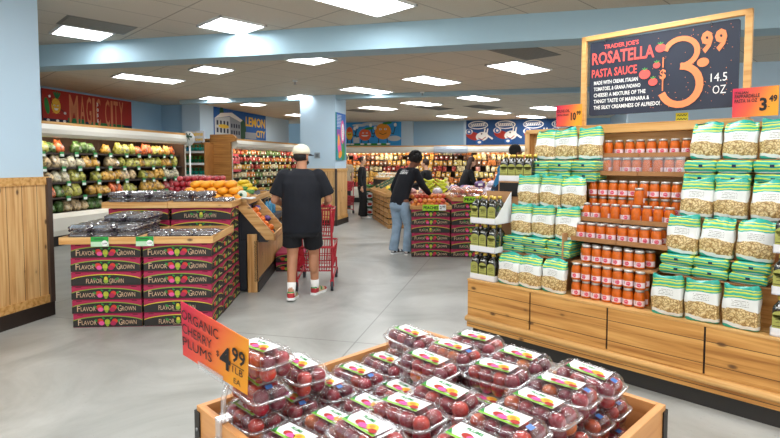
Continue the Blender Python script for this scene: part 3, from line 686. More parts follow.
# shrink wrap on the three packs of the wrapped row
for i in range(3):
    x0 = -.612 + i * .235; a = MB(); m = clear('shrink_wrap', gloss=.2, haze=.08, fac=.3) if i == 0 else MATS['shrink_wrap']
    a.bx(x0 + .002, x0 + .228, .533, .618, 1.463, 1.594, m)
    tag(a.build('shrink_wrap', loc=FD(0, 0, 0), rz=FD.a), 'clear wrap around the %s pack of three jars on the wrapped row' % ['left', 'middle', 'right'][i], 'plastic wrap')
# pasta bags
def pasta_mat(flat):
    m = bpy.data.materials.new('pasta_bag_film' + ('_folded' if flat else '')); m.use_nodes = True; nt = m.node_tree; b = nt.nodes['Principled BSDF']
    tc = N(nt, 'ShaderNodeTexCoord'); sp = N(nt, 'ShaderNodeSeparateXYZ'); nt.links.new(tc.outputs['Object'], sp.inputs[0])
    n = N(nt, 'ShaderNodeTexNoise'); n.inputs['Scale'].default_value = 9; nt.links.new(tc.outputs['Object'], n.inputs['Vector'])
    wob = math_n(nt, 'MULTIPLY', math_n(nt, 'SUBTRACT', n.outputs[0], .5), .055 if not flat else .03)
    z = math_n(nt, 'ADD', sp.outputs[2], wob)
    Y, G, T, Wh = 'd0d640', '55b878', '18a08e', 'dfe2df'
    if flat:
        c = ramp(nt, math_n(nt, 'DIVIDE', z, .075), [(0, Wh), (.08, T), (.25, Y), (.35, T), (.50, Y), (.58, G), (.66, T), (.82, Y), (.90, T)], True)
        b.inputs['Roughness'].default_value = .35
    else:
        zz = math_n(nt, 'DIVIDE', z, .25)
        v = N(nt, 'ShaderNodeTexVoronoi'); v.inputs['Scale'].default_value = 52; dn = N(nt, 'ShaderNodeTexNoise'); dn.inputs['Scale'].default_value = 30; nt.links.new(tc.outputs['Object'], dn.inputs['Vector']); dm = N(nt, 'ShaderNodeMix', data_type='VECTOR'); dm.inputs[0].default_value = .055; nt.links.new(tc.outputs['Object'], dm.inputs[4]); nt.links.new(dn.outputs[1], dm.inputs[5]); nt.links.new(dm.outputs[1], v.inputs['Vector'])
        v2 = N(nt, 'ShaderNodeTexVoronoi', feature='DISTANCE_TO_EDGE'); v2.inputs['Scale'].default_value = 52; nt.links.new(dm.outputs[1], v2.inputs['Vector'])
        pc = ramp(nt, v.outputs['Distance'], [(0, 'ecdaac'), (.4, 'dcc288'), (.8, 'b8965a')])
        pc = mixc(nt, ramp(nt, v2.outputs['Distance'], [(0, 'ffffff'), (.14, '000000')]), pc, '80602f')  # dark cell edges paint in the shadow between pasta pieces
        # text block on the white field
        tx = math_n(nt, 'LESS_THAN', math_n(nt, 'ABSOLUTE', sp.outputs[0]), .045)
        rowf = math_n(nt, 'FRACT', math_n(nt, 'MULTIPLY', sp.outputs[2], 95)); tr = math_n(nt, 'LESS_THAN', rowf, .42)
        n3 = N(nt, 'ShaderNodeTexNoise'); n3.inputs['Scale'].default_value = 150; nt.links.new(tc.outputs['Object'], n3.inputs['Vector'])
        tn = math_n(nt, 'GREATER_THAN', n3.outputs[0], .47)
        zr = math_n(nt, 'MULTIPLY', math_n(nt, 'GREATER_THAN', sp.outputs[2], .132), math_n(nt, 'LESS_THAN', sp.outputs[2], .175))
        t_ = math_n(nt, 'MULTIPLY', math_n(nt, 'MULTIPLY', tx, tr), math_n(nt, 'MULTIPLY', tn, zr))
        wf = mixc(nt, math_n(nt, 'MULTIPLY', t_, .75), Wh, '6d6a60')
        c = ramp(nt, zz, [(0, T), (.045, Wh), (.74, T), (.775, Y), (.81, T), (.85, G), (.88, Y), (.915, T), (.955, Y), (.98, T)], True)
        inwin = math_n(nt, 'MULTIPLY', math_n(nt, 'GREATER_THAN', zz, .13), math_n(nt, 'LESS_THAN', zz, .47))
        mid = math_n(nt, 'MULTIPLY', math_n(nt, 'GREATER_THAN', zz, .47), math_n(nt, 'LESS_THAN', zz, .73))
        c = mixc(nt, mid, c, wf); c = mixc(nt, inwin, c, pc)
        b.inputs['Roughness'].default_value = .4
        bp = N(nt, 'ShaderNodeBump'); bp.inputs['Strength'].default_value = .5; bp.inputs['Distance'].default_value = .006
        nt.links.new(math_n(nt, 'MULTIPLY', v.outputs['Distance'], inwin), bp.inputs['Height']); nt.links.new(bp.outputs[0], b.inputs['Normal'])
    b.inputs['Coat Weight'].default_value = .4; b.inputs['Coat Roughness'].default_value = .25
    nt.links.new(c, b.inputs['Base Color']); return m
PM, PMF = pasta_mat(False), pasta_mat(True)
def pbag(seed):
    r = random.Random(seed); mb = MB(); rs = []; n = 28; W, D, H = .193, .082, .258
    L = [(0, .93, .9), (.03, 1, 1), (.2, 1.02, 1.08), (.4, 1.03, 1.12), (.5, 1.0, 1.02), (.62, 1.0, .95), (.78, .98, .8), (.86, .97, .62), (.92, .96, .4), (.97, .93, .2), (1, .9, .12)]
    ph = r.uniform(0, 6)
    for f, kx, ky in L:
        ring = []
        for j in range(n):
            t = 2 * math.pi * j / n; cx = math.copysign(abs(math.cos(t)) ** .45, math.cos(t)); cy = math.copysign(abs(math.sin(t)) ** .55, math.sin(t))
            w = .007 * math.sin(9 * cx + ph) * (f > .7) + r.uniform(-.0016, .0016)
            top = (f > .85) * .012 * math.sin(3.1 * cx + ph)
            lean = .02 * max(0, f - .75) / .25 * math.sin(ph)
            nz = noise.noise(Vector((cx * 1.6 + seed * 5, cy, f * 3))); nz2 = noise.noise(Vector((cx * 4 + seed * 3, cy * 2, f * 9 + 4)))
            ring.append(Vector((W/2 * kx * cx + .012 * nz * (f > .1), D/2 * ky * cy + w + lean + (.010 * nz + .007 * nz2) * (f > .02), H * f + top + .012 * nz * (f > .5))))
        rs.append(ring)
    mb.rings(rs, PM); return mb
def pflat(seed):
    r = random.Random(seed); mb = MB(); rs = []; n = 20; W, H, D = .20, .072, .24
    for f, k in ((0, .9), (.03, .98), (.3, 1.0), (.7, 1.0), (.97, .97), (1, .85)):
        rs.append([Vector((W/2 * math.copysign(abs(math.cos(t)) ** .3, math.cos(t)) * (.97 + .03 * k) + r.uniform(-.003, .003), D * f, H/2 + H/2 * k * math.copysign(abs(math.sin(t)) ** .4, math.sin(t)) + r.uniform(-.002, .002))) for t in [2 * math.pi * j / n for j in range(n)]])
    mb.rings(rs, PMF); p = Paint(mb, (0, -.002, H/2), (1, 0, 0), (0, 0, 1)); p.rect(-.012, -.004, .012, .012, PR['navy'], 1); return mb
BP = [Pool(tag(pbag(i).build('pasta_bag'), 'x', 'pasta bag')) for i in range(4)]
FP = [Pool(tag(pflat(i).build('pasta_bag'), 'x', 'pasta bag')) for i in range(3)]
rb = random.Random(11)
def bagcol(side, xs, rows_):
    for ri, (kind, z, y, dx) in enumerate(rows_):
        for ci in range(3):
            x = xs[ci] + dx; lw = '%s column of the %s stack' % (['left', 'middle', 'right'][ci], side)
            if kind == 'u':
                rb.choice(BP).put(FD(x, y + .045, z), None, 'upright pasta bag, %s upright row from bottom, %s' % (ORD[ri // 1 if ri == 0 else {2: 1, 3: 2, 5: 3}[ri]], lw), 'pasta bags', rot=(R(rb.uniform(-4, 0)), R(rb.uniform(-3, 3)), FD.a + rb.uniform(-.1, .1)))
            else:
                for k in range(2):
                    rb.choice(FP).put(FD(x + rb.uniform(-.008, .008), y + rb.uniform(-.01, .01), z + k * (.067 if ri == 1 else .087)), FD.a + rb.uniform(-.06, .06), '%s folded pasta bag in the %s flat layer, %s' % (['lower', 'upper'][k], 'lower' if ri == 1 else 'higher', lw), 'folded pasta bags', scale=(1, 1, .92 if ri == 1 else 1.18))
LX = (-1.09, -.895, -.69)
bagcol('left', LX, [('u', .541, .05, 0), ('f', .80, .15, .0), ('u', .935, .21, .02), ('u', 1.18, .30, .03), ('f', 1.395, .41, .07), ('u', 1.575, .50, .07)])
RX = (.135, .34, .55)
bagcol('right', RX, [('u', .541, .03, 0), ('f', .80, .15, .02), ('u', .935, .19, .03), ('u', 1.18, .30, .08), ('f', 1.395, .41, .08), ('u', 1.575, .50, .08)])
# oil bottles in white cardboard trays
M_bot = mat('dark_bottle_glass', '14160f', .15, coat=1); M_gold = mat('gold_cap', 'cfae4c', .3, metal=.5); M_olab = mat('olive_label', 'a3a452', .5); M_olab2 = mat('olive_label_lines', '5c5a28', .5); M_bneck = mat('neck_print', 'd8d8d0', .5)
def bottle():
    t = thing('oil_bottle', 'x', 'bottle'); a = MB(); n = 20; rs = []
    for z, r, sq in ((0, .037, .5), (.006, .040, .5), (.148, .040, .5), (.17, .034, .6), (.185, .022, .8), (.197, .015, 1), (.21, .015, 1)):
        rs.append([Vector((r * math.copysign(abs(math.cos(q)) ** sq, math.cos(q)), r * math.copysign(abs(math.sin(q)) ** sq, math.sin(q)), z)) for q in [2 * math.pi * j / n for j in range(n)]])
    a.rings(rs, M_bot); p = Paint(a, (0, -.037, .158), (1, 0, 0), (0, .25, 1))
    for k in range(4): p.rect(-.02 + k * .011, .0, -.013 + k * .011, .008, M_bneck, 3)
    a.build('glass_body', t)
    a = MB(); a.cyl((0, 0, .203), (0, 0, .228), .019, .018, M_gold, 12); a.build('cap', t)
    a = MB(); p = Paint(a, (0, -.0402, 0), (1, 0, 0), (0, 0, 1)); p.rect(-.037, .014, .037, .12, M_olab, 1); p.ell(0, .12, .037, .024, M_olab, 1)
    p.line([(-.02, .104), (0, .108), (.02, .104)], .004, M_olab2, 2); p.line([(-.022, .094), (.022, .094)], .005, M_olab2, 2); p.rect(-.033, .052, .033, .058, M_olab2, 2); p.line([(-.02, .075), (.0, .082), (.02, .075)], .003, M_olab2, 2)
    a.build('label', t); return t
OP = Pool(bottle())
def tray(w, d, label, loc, flap=False):
    a = MB(); h = .05; m = M_whitecard
    a.bx(0, w, 0, d, 0, .006, m); a.bx(0, w, 0, .005, 0, h, m); a.bx(0, w, d - .005, d, 0, h, m); a.bx(0, .005, 0, d, 0, h, m); a.bx(w - .005, w, 0, d, 0, h, m)
    if flap:
        for x in ((w - .005, w),):
            pts = [[Vector((xx, 0, h)), Vector((xx, d, h)), Vector((xx, d, .27)), Vector((xx, .03, h + .02))] for xx in x]; a.rings(pts, m, True, False)
        a.bx(0, w, d - .006, d, h, .27, M_cardb)
    return tag(a.build('cardboard_tray', loc=loc, rz=FD.a), label, 'box')
for lv, (z, nm) in enumerate(((.541, 'bottom'), (.785, 'middle'), (1.029, 'upper'))):
    for sx, side in ((-1.45, 'left'), (.70, 'right')):
        tray(.255, .25, 'white tray of oil bottles, %s one at the %s end of the display' % (nm, side), FD(sx, .03, z), flap=(lv == 2))
        for j in range(2):
            for i in range(3):
                if j == 1 and lv < 2 and i != 2 and False: continue
                OP.put(FD(sx + .043 + i * .085, .075 + j * .087, z + .007), FD.a + rb.uniform(-.08, .08), 'oil bottle, %s in the %s line, %s tray, %s end of display' % (['left', 'middle', 'right'][i], ['front', 'rear'][j], nm, side), 'oil bottles')
a = MB(); a.bx(-.002, .31, 0, .3, 0, .33, M_cardb); a.bx(.01, .30, -.004, .0, .2, .32, M_black)  # black sheet stands in for the shaded open inside of the carton
tag(a.build('carton', loc=FD(-1.36, .33, 1.055), rz=FD.a), 'brown cardboard carton under the topmost tray of oil bottles', 'box')
a = MB(); a.bx(0, .5, 0, .26, 0, .35, M_cardb); tag(a.build('carton', loc=FD(-1.36, .345, .70), rz=FD.a), 'brown carton behind the stacked oil trays', 'box')
tray(.33, .26, 'topmost white cardboard tray of oil bottles, beside the highest pasta bags', FD(-1.365, .34, 1.387))
for j in range(2):
    for i in range(4): OP.put(FD(-1.325 + i * .08, .39 + j * .09, 1.394), FD.a, 'dark oil bottle, %s from the left in the %s line of the topmost tray' % (ORD[i], ['front', 'rear'][j]), 'oil bottles')
# ---- chalkboard sign
M_chalk = mat('chalkboard_navy', '20283a', .55); M_org = mat('chalk_orange', 'f58a55', .6); M_cor = mat('chalk_coral', 'ee5a52', .6); M_cw = mat('chalk_white', 'f2f2ee', .6); M_leafg = mat('chalk_green', '4f9a4a', .6)
W_sign = wood('sign_frame_wood', 'e0b070', 'd6a25e', 'c48e4c', 'x', knots=False)
t = thing('chalkboard_sign', 'large chalkboard price sign for rosatella pasta sauce hanging in a wooden frame', 'sign', FD(-.805, .74, 1.866), FD.a)
a = MB(); Wf, Hf = 1.235, .765
a.bx(0, .04, 0, .04, 0, Hf, W_sign); a.bx(Wf - .045, Wf, 0, .04, 0, Hf, W_sign); a.bx(0, Wf, 0, .04, Hf - .04, Hf, W_sign); a.build('frame', t, bevel=.003)
a = MB(); bw, bh = 1.09, .625
rr = .02; pts = []
for cx, cy, a0 in ((bw - rr, bh - rr, 0), (rr, bh - rr, 90), (rr, rr, 180), (bw - rr, rr, 270)):
    for i in range(5): q = R(a0 + i * 22.5); pts.append((cx + rr * math.cos(q), cy + rr * math.sin(q)))
a.rings([[Vector((.07 + x, y_, .085 + z)) for x, z in pts] for y_ in (.03, .018)], M_chalk, True, False); bd = a.build('board', t)
a = MB(); p = Paint(a, (.07, .0165, .085), (1, 0, 0), (0, 0, 1))
p.text("TRADER JOE'S", .12, .555, .034, M_cor, 2, w=.28, bold=.02)
x = .02
p.text('ROSATELLA', .02, .435, .10, M_cor, 2, w=.50, bold=.025)
p.text('PASTA SAUCE', .02, .325, .068, M_cor, 2, w=.37, bold=.02)
for i, (s_, w_) in enumerate((('MADE WITH CREAM, ITALIAN', .36), ('TOMATOES, & GRANA PADANO', .38), ('CHEESE! A MIXTURE OF THE', .42), ('TANGY TASTE OF MARINARA &', .45), ('THE SILKY CREAMINESS OF ALFREDO!', .53))):
    p.text(s_, .04, .262 - i * .052, .031, M_cw, 2, w=w_, bold=.02)
def ribbon(pts, w, m, l):
    L_, R_ = [], []
    for i, (x, y) in enumerate(pts):
        a_ = pts[max(0, i - 1)]; b_ = pts[min(len(pts) - 1, i + 1)]; d = math.hypot(b_[0] - a_[0], b_[1] - a_[1]); nx, ny = -(b_[1] - a_[1]) / d * w / 2, (b_[0] - a_[0]) / d * w / 2
        L_.append((x + nx, y + ny)); R_.append((x - nx, y - ny))
    for i in range(len(pts) - 1): p.poly([L_[i], R_[i], R_[i + 1], L_[i + 1]], m, l)
def big3(x, y, h, m):
    w = h * .52
    arc = lambda cx, cy, r1, r2, a0, a1: [(cx + r1 * math.cos(R(a0 + (a1 - a0) * i / 16)), cy + r2 * math.sin(R(a0 + (a1 - a0) * i / 16))) for i in range(17)]
    ribbon(arc(x + w * .46, y + h * .76, w * .42, h * .20, 165, -90), h * .075, m, 3); ribbon(arc(x + w * .46, y + h * .28, w * .50, h * .28, 90, -160), h * .10, m, 4)
big3(.585, .045, .52, M_org)
for s_, xx in (('9', .845), ('9', .935)): p.text(s_, xx, .425, .155, M_org, 3, w=.078, bold=.05)
p.ell(.862, .345, .04, .034, M_org, 3); p.text('$', .565, .255, .075, M_org, 6, w=.045, bold=.03); p.rect(.583, .16, .592, .245, M_org, 6); p.rect(.583, .34, .592, .42, M_org, 6)
p.text('14.5', .915, .195, .060, M_cw, 2, w=.105, bold=.0); p.text('OZ', .93, .105, .06, M_cw, 2, w=.085, bold=.0)
for x, y, r in ((.565, .495, .033), (.54, .365, .024), (.452, .305, .038), (.515, .238, .030)):
    p.ell(x, y, r * 1.15, r, M_cor, 4)
    for q in (.6, 1.57, 2.5): p.ell(x + .012 * math.cos(q), y + r + .004 * math.sin(q), .013, .004, M_leafg, 5, a=q)
rd = random.Random(2)
for i in range(90):
    x = rd.uniform(.50, 1.07); y = rd.uniform(.02, .6); p.ell(x, y, .0028, .0028, M_org, 1, n=6)
a.build('lettering', t)
for x in (.2, .98):
    h = MB(); h.tube([(x, .02, Hf - .03), (x, .0, Hf - .05), (x, .015, .085 + bh - .015)], .004, M_steel); h.build('hook', t)
# price cards
def grad_mat():
    m = bpy.data.materials.new('price_card_paper'); m.use_nodes = True; nt = m.node_tree; b = nt.nodes['Principled BSDF']
    tc = N(nt, 'ShaderNodeTexCoord'); sp = N(nt, 'ShaderNodeSeparateXYZ'); nt.links.new(tc.outputs['Generated'], sp.inputs[0])
    f = math_n(nt, 'ADD', math_n(nt, 'MULTIPLY', sp.outputs[0], .75), math_n(nt, 'MULTIPLY', math_n(nt, 'SUBTRACT', 1.0, sp.outputs[2]), .25))
    nt.links.new(ramp(nt, f, [(.1, 'd01c44'), (.45, 'e85a35'), (.8, 'f0a01a')]), b.inputs['Base Color']); b.inputs['Roughness'].default_value = .5; return m
M_card = grad_mat(); M_ink = mat('black_ink', '141214', .6)
def card(name, label, loc, rot, W, H, lines, price):
    t = thing(name, label, 'price card', loc); t.rotation_euler = rot
    a = MB(); a.bx(-W/2, W/2, 0, .002, 0, H, M_card); a.build('paper', t)
    a = MB(); p = Paint(a, (-W/2, -.001, 0), (1, 0, 0), (0, 0, 1))
    for s_, x, y, h, w_ in lines: p.text(s_, x * W, y * H, h * H, M_ink, 2, w=w_ * W, bold=.02)
    for s_, x, y, h, w_ in price: p.text(s_, x * W, y * H, h * H, M_ink, 2, w=w_ * W, bold=.035)
    a.build('lettering', t); return t
o = card('price_card', 'red and orange price card reading 10.99 at the left of the chalkboard sign', FD(-.87, .66, 1.868), (0, 0, FD.a), .235, .185,
     [('OLIVE OIL', .04, .66, .13, .5), ('EXTRA VIRGIN', .04, .5, .08, .45)], [('10', .58, .28, .36, .2), ('99', .80, .5, .2, .16), ('.', .78, .4, .06, .03)])
o = card('price_card', 'red and orange price card reading 3.49 at the right of the chalkboard sign', FD(.475, .66, 1.868), (0, 0, FD.a), .265, .20,
     [('ITALIAN', .05, .80, .09, .3), ('PAPPARDELLE', .05, .66, .12, .55), ('PASTA 16 OZ', .05, .5, .12, .5)], [('3', .60, .2, .44, .16), ('.', .78, .3, .09, .04), ('49', .80, .48, .22, .17)])
def stem(label, loc, h):
    a = MB(); a.cyl((0, 0, 0), (0, 0, h), .006, .006, M_clear2, 8); a.box((0, 0, .004), (.04, .03, .008), M_clear2); return tag(a.build('card_holder', loc=loc, rz=FD.a), label, 'card holder')
t = thing('hanging_card', 'small bright yellow card with scribbled green writing below the chalkboard sign', 'sign', FD(-.08, .86, 1.866), FD.a)
a = MB(); a.bx(0, .09, 0, .002, 0, .075, mat('yellow_card', 'e8df2c', .5)); p = Paint(a, (0, -.001, 0), (1, 0, 0), (0, 0, 1))
for k in range(2): p.line([(.01 + i * .01, .02 + k * .03 + .012 * (i % 2)) for i in range(8)], .005, PR['dkgreen'], 1)
a.build('card', t)
# ------------------------------------------------------------------ printed fruit cartons
M_mag = mat('carton_magenta', 'a81f4c', .6, var=.06); M_cblk = mat('carton_charcoal', '262424', .6, var=.08); M_cgrn = mat('carton_green', '8dab3a', .6); M_cyel = mat('carton_yellow', 'd8c83a', .6)
M_ctxt = mat('carton_lettering', 'd0b090', .6); M_cred = mat('carton_red_fruit', 'cf3a2c', .6); M_hole = mat('carton_slot', '16100f', .8)
def carton_mesh(style):
    mb = MB(); W, D, H = .63, .40, .131
    mb.bx(-W/2, W/2, 0, D, 0, H - .003, M_mag)
    def side(o, ux, w, front):
        p = Paint(mb, o, ux, (0, 0, 1)); n = 14
        inset = .0
        top = [(w * (i / n), .070 + .042 * math.sin(math.pi * i / n) ** .7) for i in range(n + 1)]
        p.poly([(0, .004)] + [(w, .004)] + top[::-1], M_cgrn if style != 1 else M_cyel, 1)
        top2 = [(w * (i / n), .063 + .041 * math.sin(math.pi * i / n) ** .7) for i in range(n + 1)]
        p.poly([(0, .004), (w, .004)] + top2[::-1], M_cblk, 2)
        if front:
            if style == 1:
                p.text('FLAVOR', .135, .026, .042, M_ctxt, 3, w=.145, bold=.0); p.text('GROWN', .345, .026, .042, M_ctxt, 3, w=.13, bold=.0)
                cs = [(0, .05, .022, .026, M_cgrn), (0, .072, .016, .016, M_cyel)]
            else:
                p.text('F', .045, .022, .056, M_ctxt, 3, w=.028); p.text('LAVOR', .078, .026, .040, M_ctxt, 3, w=.135, bold=.0); p.text('G', .415, .022, .056, M_ctxt, 3, w=.034); p.text('ROWN', .453, .026, .040, M_ctxt, 3, w=.125, bold=.0)
                cs = [(-.068, .06, .03, .024, M_cred), (-.055, .04, .026, .02, PR['pink']), (.066, .06, .026, .024, M_cred), (.052, .04, .028, .022, M_mag), (0, .052, .026, .03, M_cgrn), (0, .026, .014, .016, M_cgrn)]
            p.rect(w/2 - .05, .014, w/2 + .05, .022, M_ctxt, 2) if style == 1 else None
            for k, (dx, y, rx, ry, m) in enumerate(cs): p.ell(w/2 + dx, y, rx, ry, m, 4 + k)
            for d in (-1, 1): p.ell(w/2 + d * .1, .065, .02, .01, PR['leaf'], 4, a=d * .5); p.ell(w/2 + d * .035, .09, .014, .008, PR['leaf'], 9, a=d * .6)
            if style != 1:
                for i in range(3):
                    for j in range(3): p.ell(w/2 - .012 + i * .012, .042 + j * .012, .005, .005, M_cyel, 11, n=7)
            for d in (.1, .9): p.rect(w * d - .025, H - .014, w * d + .025, H - .008, M_hole, 1)
        else:
            p.rect(w * .4, .085, w * .6, .112, M_hole, 3); p.ell(w * .25, .05, .035, .025, M_cred, 3); p.ell(w * .38, .04, .03, .022, M_cgrn, 4); p.ell(w * .65, .045, .03, .02, M_cgrn, 3); p.rect(w * .72, .03, w * .92, .04, M_ctxt, 3)
            p.rect(w * .1, .062, w * .3, .068, M_ctxt, 3)
    side((-W/2, -.0005, 0), (1, 0, 0), W, True); side((W/2 + .0005, 0, 0), (0, 1, 0), D, False); side((-W/2 - .0005, D, 0), (0, -1, 0), D, False)
    return mb
CP = [Pool(tag(carton_mesh(i).build('fruit_carton'), 'x', 'carton')) for i in range(2)]
def stack(frame, x, y, n, word, odd=()):
    for i in range(n):
        CP[1 if i in odd else 0].put(frame(x + random.uniform(-.006, .006), y + random.uniform(0, .005), i * .132), frame.a + random.uniform(-.008, .008),
            'printed fruit carton, %s from the floor in the %s' % (ORD[i], word), 'printed fruit cartons')
stack(FB, -2.335, 5.0, 6, 'front left stack', (3,)); stack(FB, -2.335, 5.4, 6, 'left stack, second from the front')
stack(FB, -1.68, 5.0, 6, 'front right stack under grapes', (0, 1)); stack(FB, -1.68, 5.405, 6, 'right stack, second from the front')
stack(FB, -2.35, 5.81, 8, 'taller rear left stack', (7,)); stack(FB, -1.69, 5.81, 8, 'taller rear right stack', (6, 7))
M_liner = mat('tray_liner', '3a3a40', .8)
def rim(name, label, frame, x0, x1, y0, y1, z, h=.065, ax=None):
    a = MB(); t = .022
    a.bx(x0, x1, y0, y0 + t, z, z + h, W_pine_x); a.bx(x0, x1, y1 - t, y1, z, z + h, W_pine_x); a.bx(x0, x0 + t, y0 + t, y1 - t, z, z + h, W_pine_y); a.bx(x1 - t, x1, y0 + t, y1 - t, z, z + h, W_pine_y)
    a.bx(x0 + t, x1 - t, y0 + t, y1 - t, z + .002, z + .03, M_liner)
    return tag(a.build(name, loc=frame(0, 0, 0), rz=frame.a), label, 'tray')
rim('wooden_tray', 'pine tray rim on the front left cartons, full of grape packs', FB, -2.73, -2.012, 4.96, 5.80, .795)
rim('wooden_tray', 'pine tray rim on the front right cartons, with a single layer of grape packs', FB, -2.006, -1.335, 4.96, 5.80, .795)
rim('wooden_tray', 'pine tray rim on the tall rear left cartons', FB, -2.72, -2.03, 5.77, 6.23, 1.06)
rim('wooden_tray', 'pine tray rim on the tall rear right cartons', FB, -2.022, -1.345, 5.77, 6.23, 1.06)
# grape packs
M_grape = mat('dark_grapes', '2c1a2e', .3, coat=.5, var=.3); M_pack = clear('grape_pack_plastic', gloss=.45, haze=.14)
def gpack():
    t = thing('grape_pack', 'x', 'grape pack'); r = random.Random(4); a = MB()
    for i in range(7):
        for j in range(5):
            for k in range(2):
                a.ell((-.078 + i * .026 + r.uniform(-.005, .005), -.052 + j * .026 + r.uniform(-.005, .005), .02 + k * .026 + r.uniform(-.004, .004)), (.0145, .0135, .0135), M_grape, 6, 5)
    tag(a.build('grapes', t), kind='stuff')
    b = MB(); b.rings([[Vector((w/2 * math.copysign(abs(math.cos(q)) ** .4, math.cos(q)), d/2 * math.copysign(abs(math.sin(q)) ** .4, math.sin(q)), z)) for q in [2 * math.pi * j / 20 + .1 for j in range(20)]] for z, w, d in ((0, .17, .12), (.035, .195, .145), (.037, .205, .155), (.041, .205, .155), (.045, .19, .14), (.068, .165, .115))], M_pack, True, True)
    b.build('container', t); return t
GP = Pool(gpack())
rg = random.Random(9)
def packs(frame, x0, y0, nx, ny, z, layers, word, px=.215, py=.165, skip=None):
    for k in range(layers):
        for j in range(ny):
            for i in range(nx):
                if skip and skip(i, j, k): continue
                GP.put(frame(x0 + i * px + rg.uniform(-.006, .006), y0 + j * py + rg.uniform(-.004, .004), z + k * .072), frame.a + rg.uniform(-.05, .05),
                       'grape pack, %s from left, %s row back, %s layer, %s' % (ORD[i], ORD[j], ORD[k], word), 'dark grape packs')
packs(FB, -2.58, 5.07, 3, 4, .828, 2, 'front left tray', skip=lambda i, j, k: False)
packs(FB, -2.36, 5.30, 2, 3, .972, 1, 'top of front left tray')
packs(FB, -1.87, 5.09, 3, 2, .828, 1, 'front right tray')
packs(FB, -2.58, 5.88, 3, 2, 1.093, 2, 'rear left tray', skip=lambda i, j, k: False)
packs(FB, -1.90, 5.88, 3, 2, 1.093, 2, 'rear right tray', skip=lambda i, j, k: (k == 1 and i == 2))
# green tags on the front trays
M_tgreen = mat('tag_green', '1f9a3c', .5)
for x, lb in ((-2.36, 'green and white price tag on the front left grape tray'), (-1.955, 'green and white price tag on the front right grape tray')):
    t = thing('price_tag', lb, 'price tag', FB(x, 4.955, .775), FB.a); a = MB(); a.bx(-.08, .08, -.003, 0, 0, .09, M_white); p = Paint(a, (-.08, -.004, 0), (1, 0, 0), (0, 0, 1))
    p.rect(0, .045, .16, .09, M_tgreen); p.rect(0, 0, .16, .045, mat('tag_pale_green', 'b9dcbc', .5)); p.ell(.125, .03, .028, .028, M_white, 2); p.text('2.99', .105, .022, .013, M_ink, 3, w=.04, bold=.02); p.line([(.03, .07), (.12, .07)], .008, PR['dkgreen'], 2)
    a.build('card', t)
# ------------------------------------------------------------------ fruit stand with slanted bin (frame FB)
M_standblk = mat('stand_black_panel', '1c212b', .5)
t = thing('fruit_stand', 'pine fruit stand with black end panel and slanted bin facing the aisle', 'display stand', FB(0, 0, 0), FB.a)
a = MB(); a.bx(-2.65, -1.30, 6.27, 8.9, .02, .62, M_standblk); a.bx(-2.65, -1.37, 6.28, 8.9, .6, 1.04, M_standblk)
a.rings([[Vector((x, y, z)) for x, z in ((-1.37, .6), (-1.05, .6), (-1.05, .62), (-1.37, .98))] for y in (6.29, 8.88)], M_standblk, True, False); a.build('black_panel', t)
a = MB(); a.bx(-1.28, -1.17, 6.24, 6.27, .0, .70, W_pine_z); a.bx(-1.20, -1.16, 6.24, 8.9, .13, .62, wood('stand_side_planks', 'd5a868', 'c69254', '9d6a34', 'z', planks=.13, paxis='y')); a.build('side_panel', t)
a = MB(); a.bx(-1.165, -1.15, 6.26, 8.9, 0, .12, M_kick); a.bx(-1.165, -1.155, 6.3, 8.9, .12, .16, M_black); a.build('kickboard', t)
for y in (6.235, 7.05, 7.9, 8.75):
    a = MB(); a.rings([[Vector((x, yy, z)) for x, z in ((-1.42, 1.13), (-1.33, 1.13), (-.97, .70), (-.97, .63), (-1.06, .63), (-1.42, 1.05))] for yy in (y, y + .035)], W_pine_x, True, False); a.build('divider_rail', t)
a = MB(); a.bx(-.985, -.96, 6.27, 8.75, .62, .70, W_pine_y); a.bx(-2.65, -1.42, 6.235, 6.265, 1.05, 1.12, W_pine_x); a.bx(-1.31, -1.28, 6.26, 8.9, 1.05, 1.12, W_pine_y); a.bx(-2.65, -1.31, 6.28, 8.9, 1.02, 1.09, M_liner); a.bx(-1.42, -1.28, 6.235, 6.265, 1.05, 1.12, W_pine_x); a.build('tray_rim', t)
# fruit prototypes
def fruit(name, cat, r, m, squash=1., stem=True, ln=1.):
    a = MB(); a.ell((0, 0, r * squash), (r * ln, r, r * squash), m, 14, 9, fn=(lambda v: v * (1 - .12 * (abs(v.z) / (r * squash)) ** 4)) if stem else None)
    if stem: a.cyl((0, 0, r * squash * 1.75), (0, 0, r * squash * 2.1), .0025, .002, mat('fruit_stem', '4a3a22', .7), 5)
    return Pool(tag(a.build(name), 'x', cat))
F_apple = fruit('apple', 'apple', .042, mat('apple_red', 'a3202c', .3, var=.4, vscale=22, coat=.3))
F_apple2 = fruit('apple', 'apple', .042, mat('apple_pink', 'c8474a', .3, var=.35, vscale=18, coat=.3))
F_mango = fruit('mango', 'mango', .052, mat('mango_yellow', 'f0a020', .4, var=.12, vscale=9), .85, False, 1.25)
F_orange = fruit('orange', 'orange', .046, mat('orange_peel', 'ef7a1c', .45, bump=.15, bscale=300), 1, False)
F_zuc = fruit('cucumber', 'vegetable', .028, mat('cucumber_green', '4f8a34', .45, var=.2), 1, False, 3.2)
F_lemon = fruit('yellow_squash', 'vegetable', .035, mat('squash_yellow', 'f2cf2a', .4), 1, False, 1.7)
F_peach = fruit('peach', 'peach', .036, mat('peach_skin', 'e98a3c', .5, var=.35, vscale=16), 1, False)
F_peach2 = fruit('peach', 'peach', .036, mat('peach_red', 'd4563c', .5, var=.35, vscale=16), 1, False)
F_garlic = fruit('garlic_bulb', 'garlic', .035, mat('garlic_white', 'e6dfd0', .6, var=.1), .85, True)
F_avo = fruit('avocado', 'avocado', .04, mat('avocado_green', '2f4f2a', .5, bump=.2, bscale=200), .9, False, 1.3)
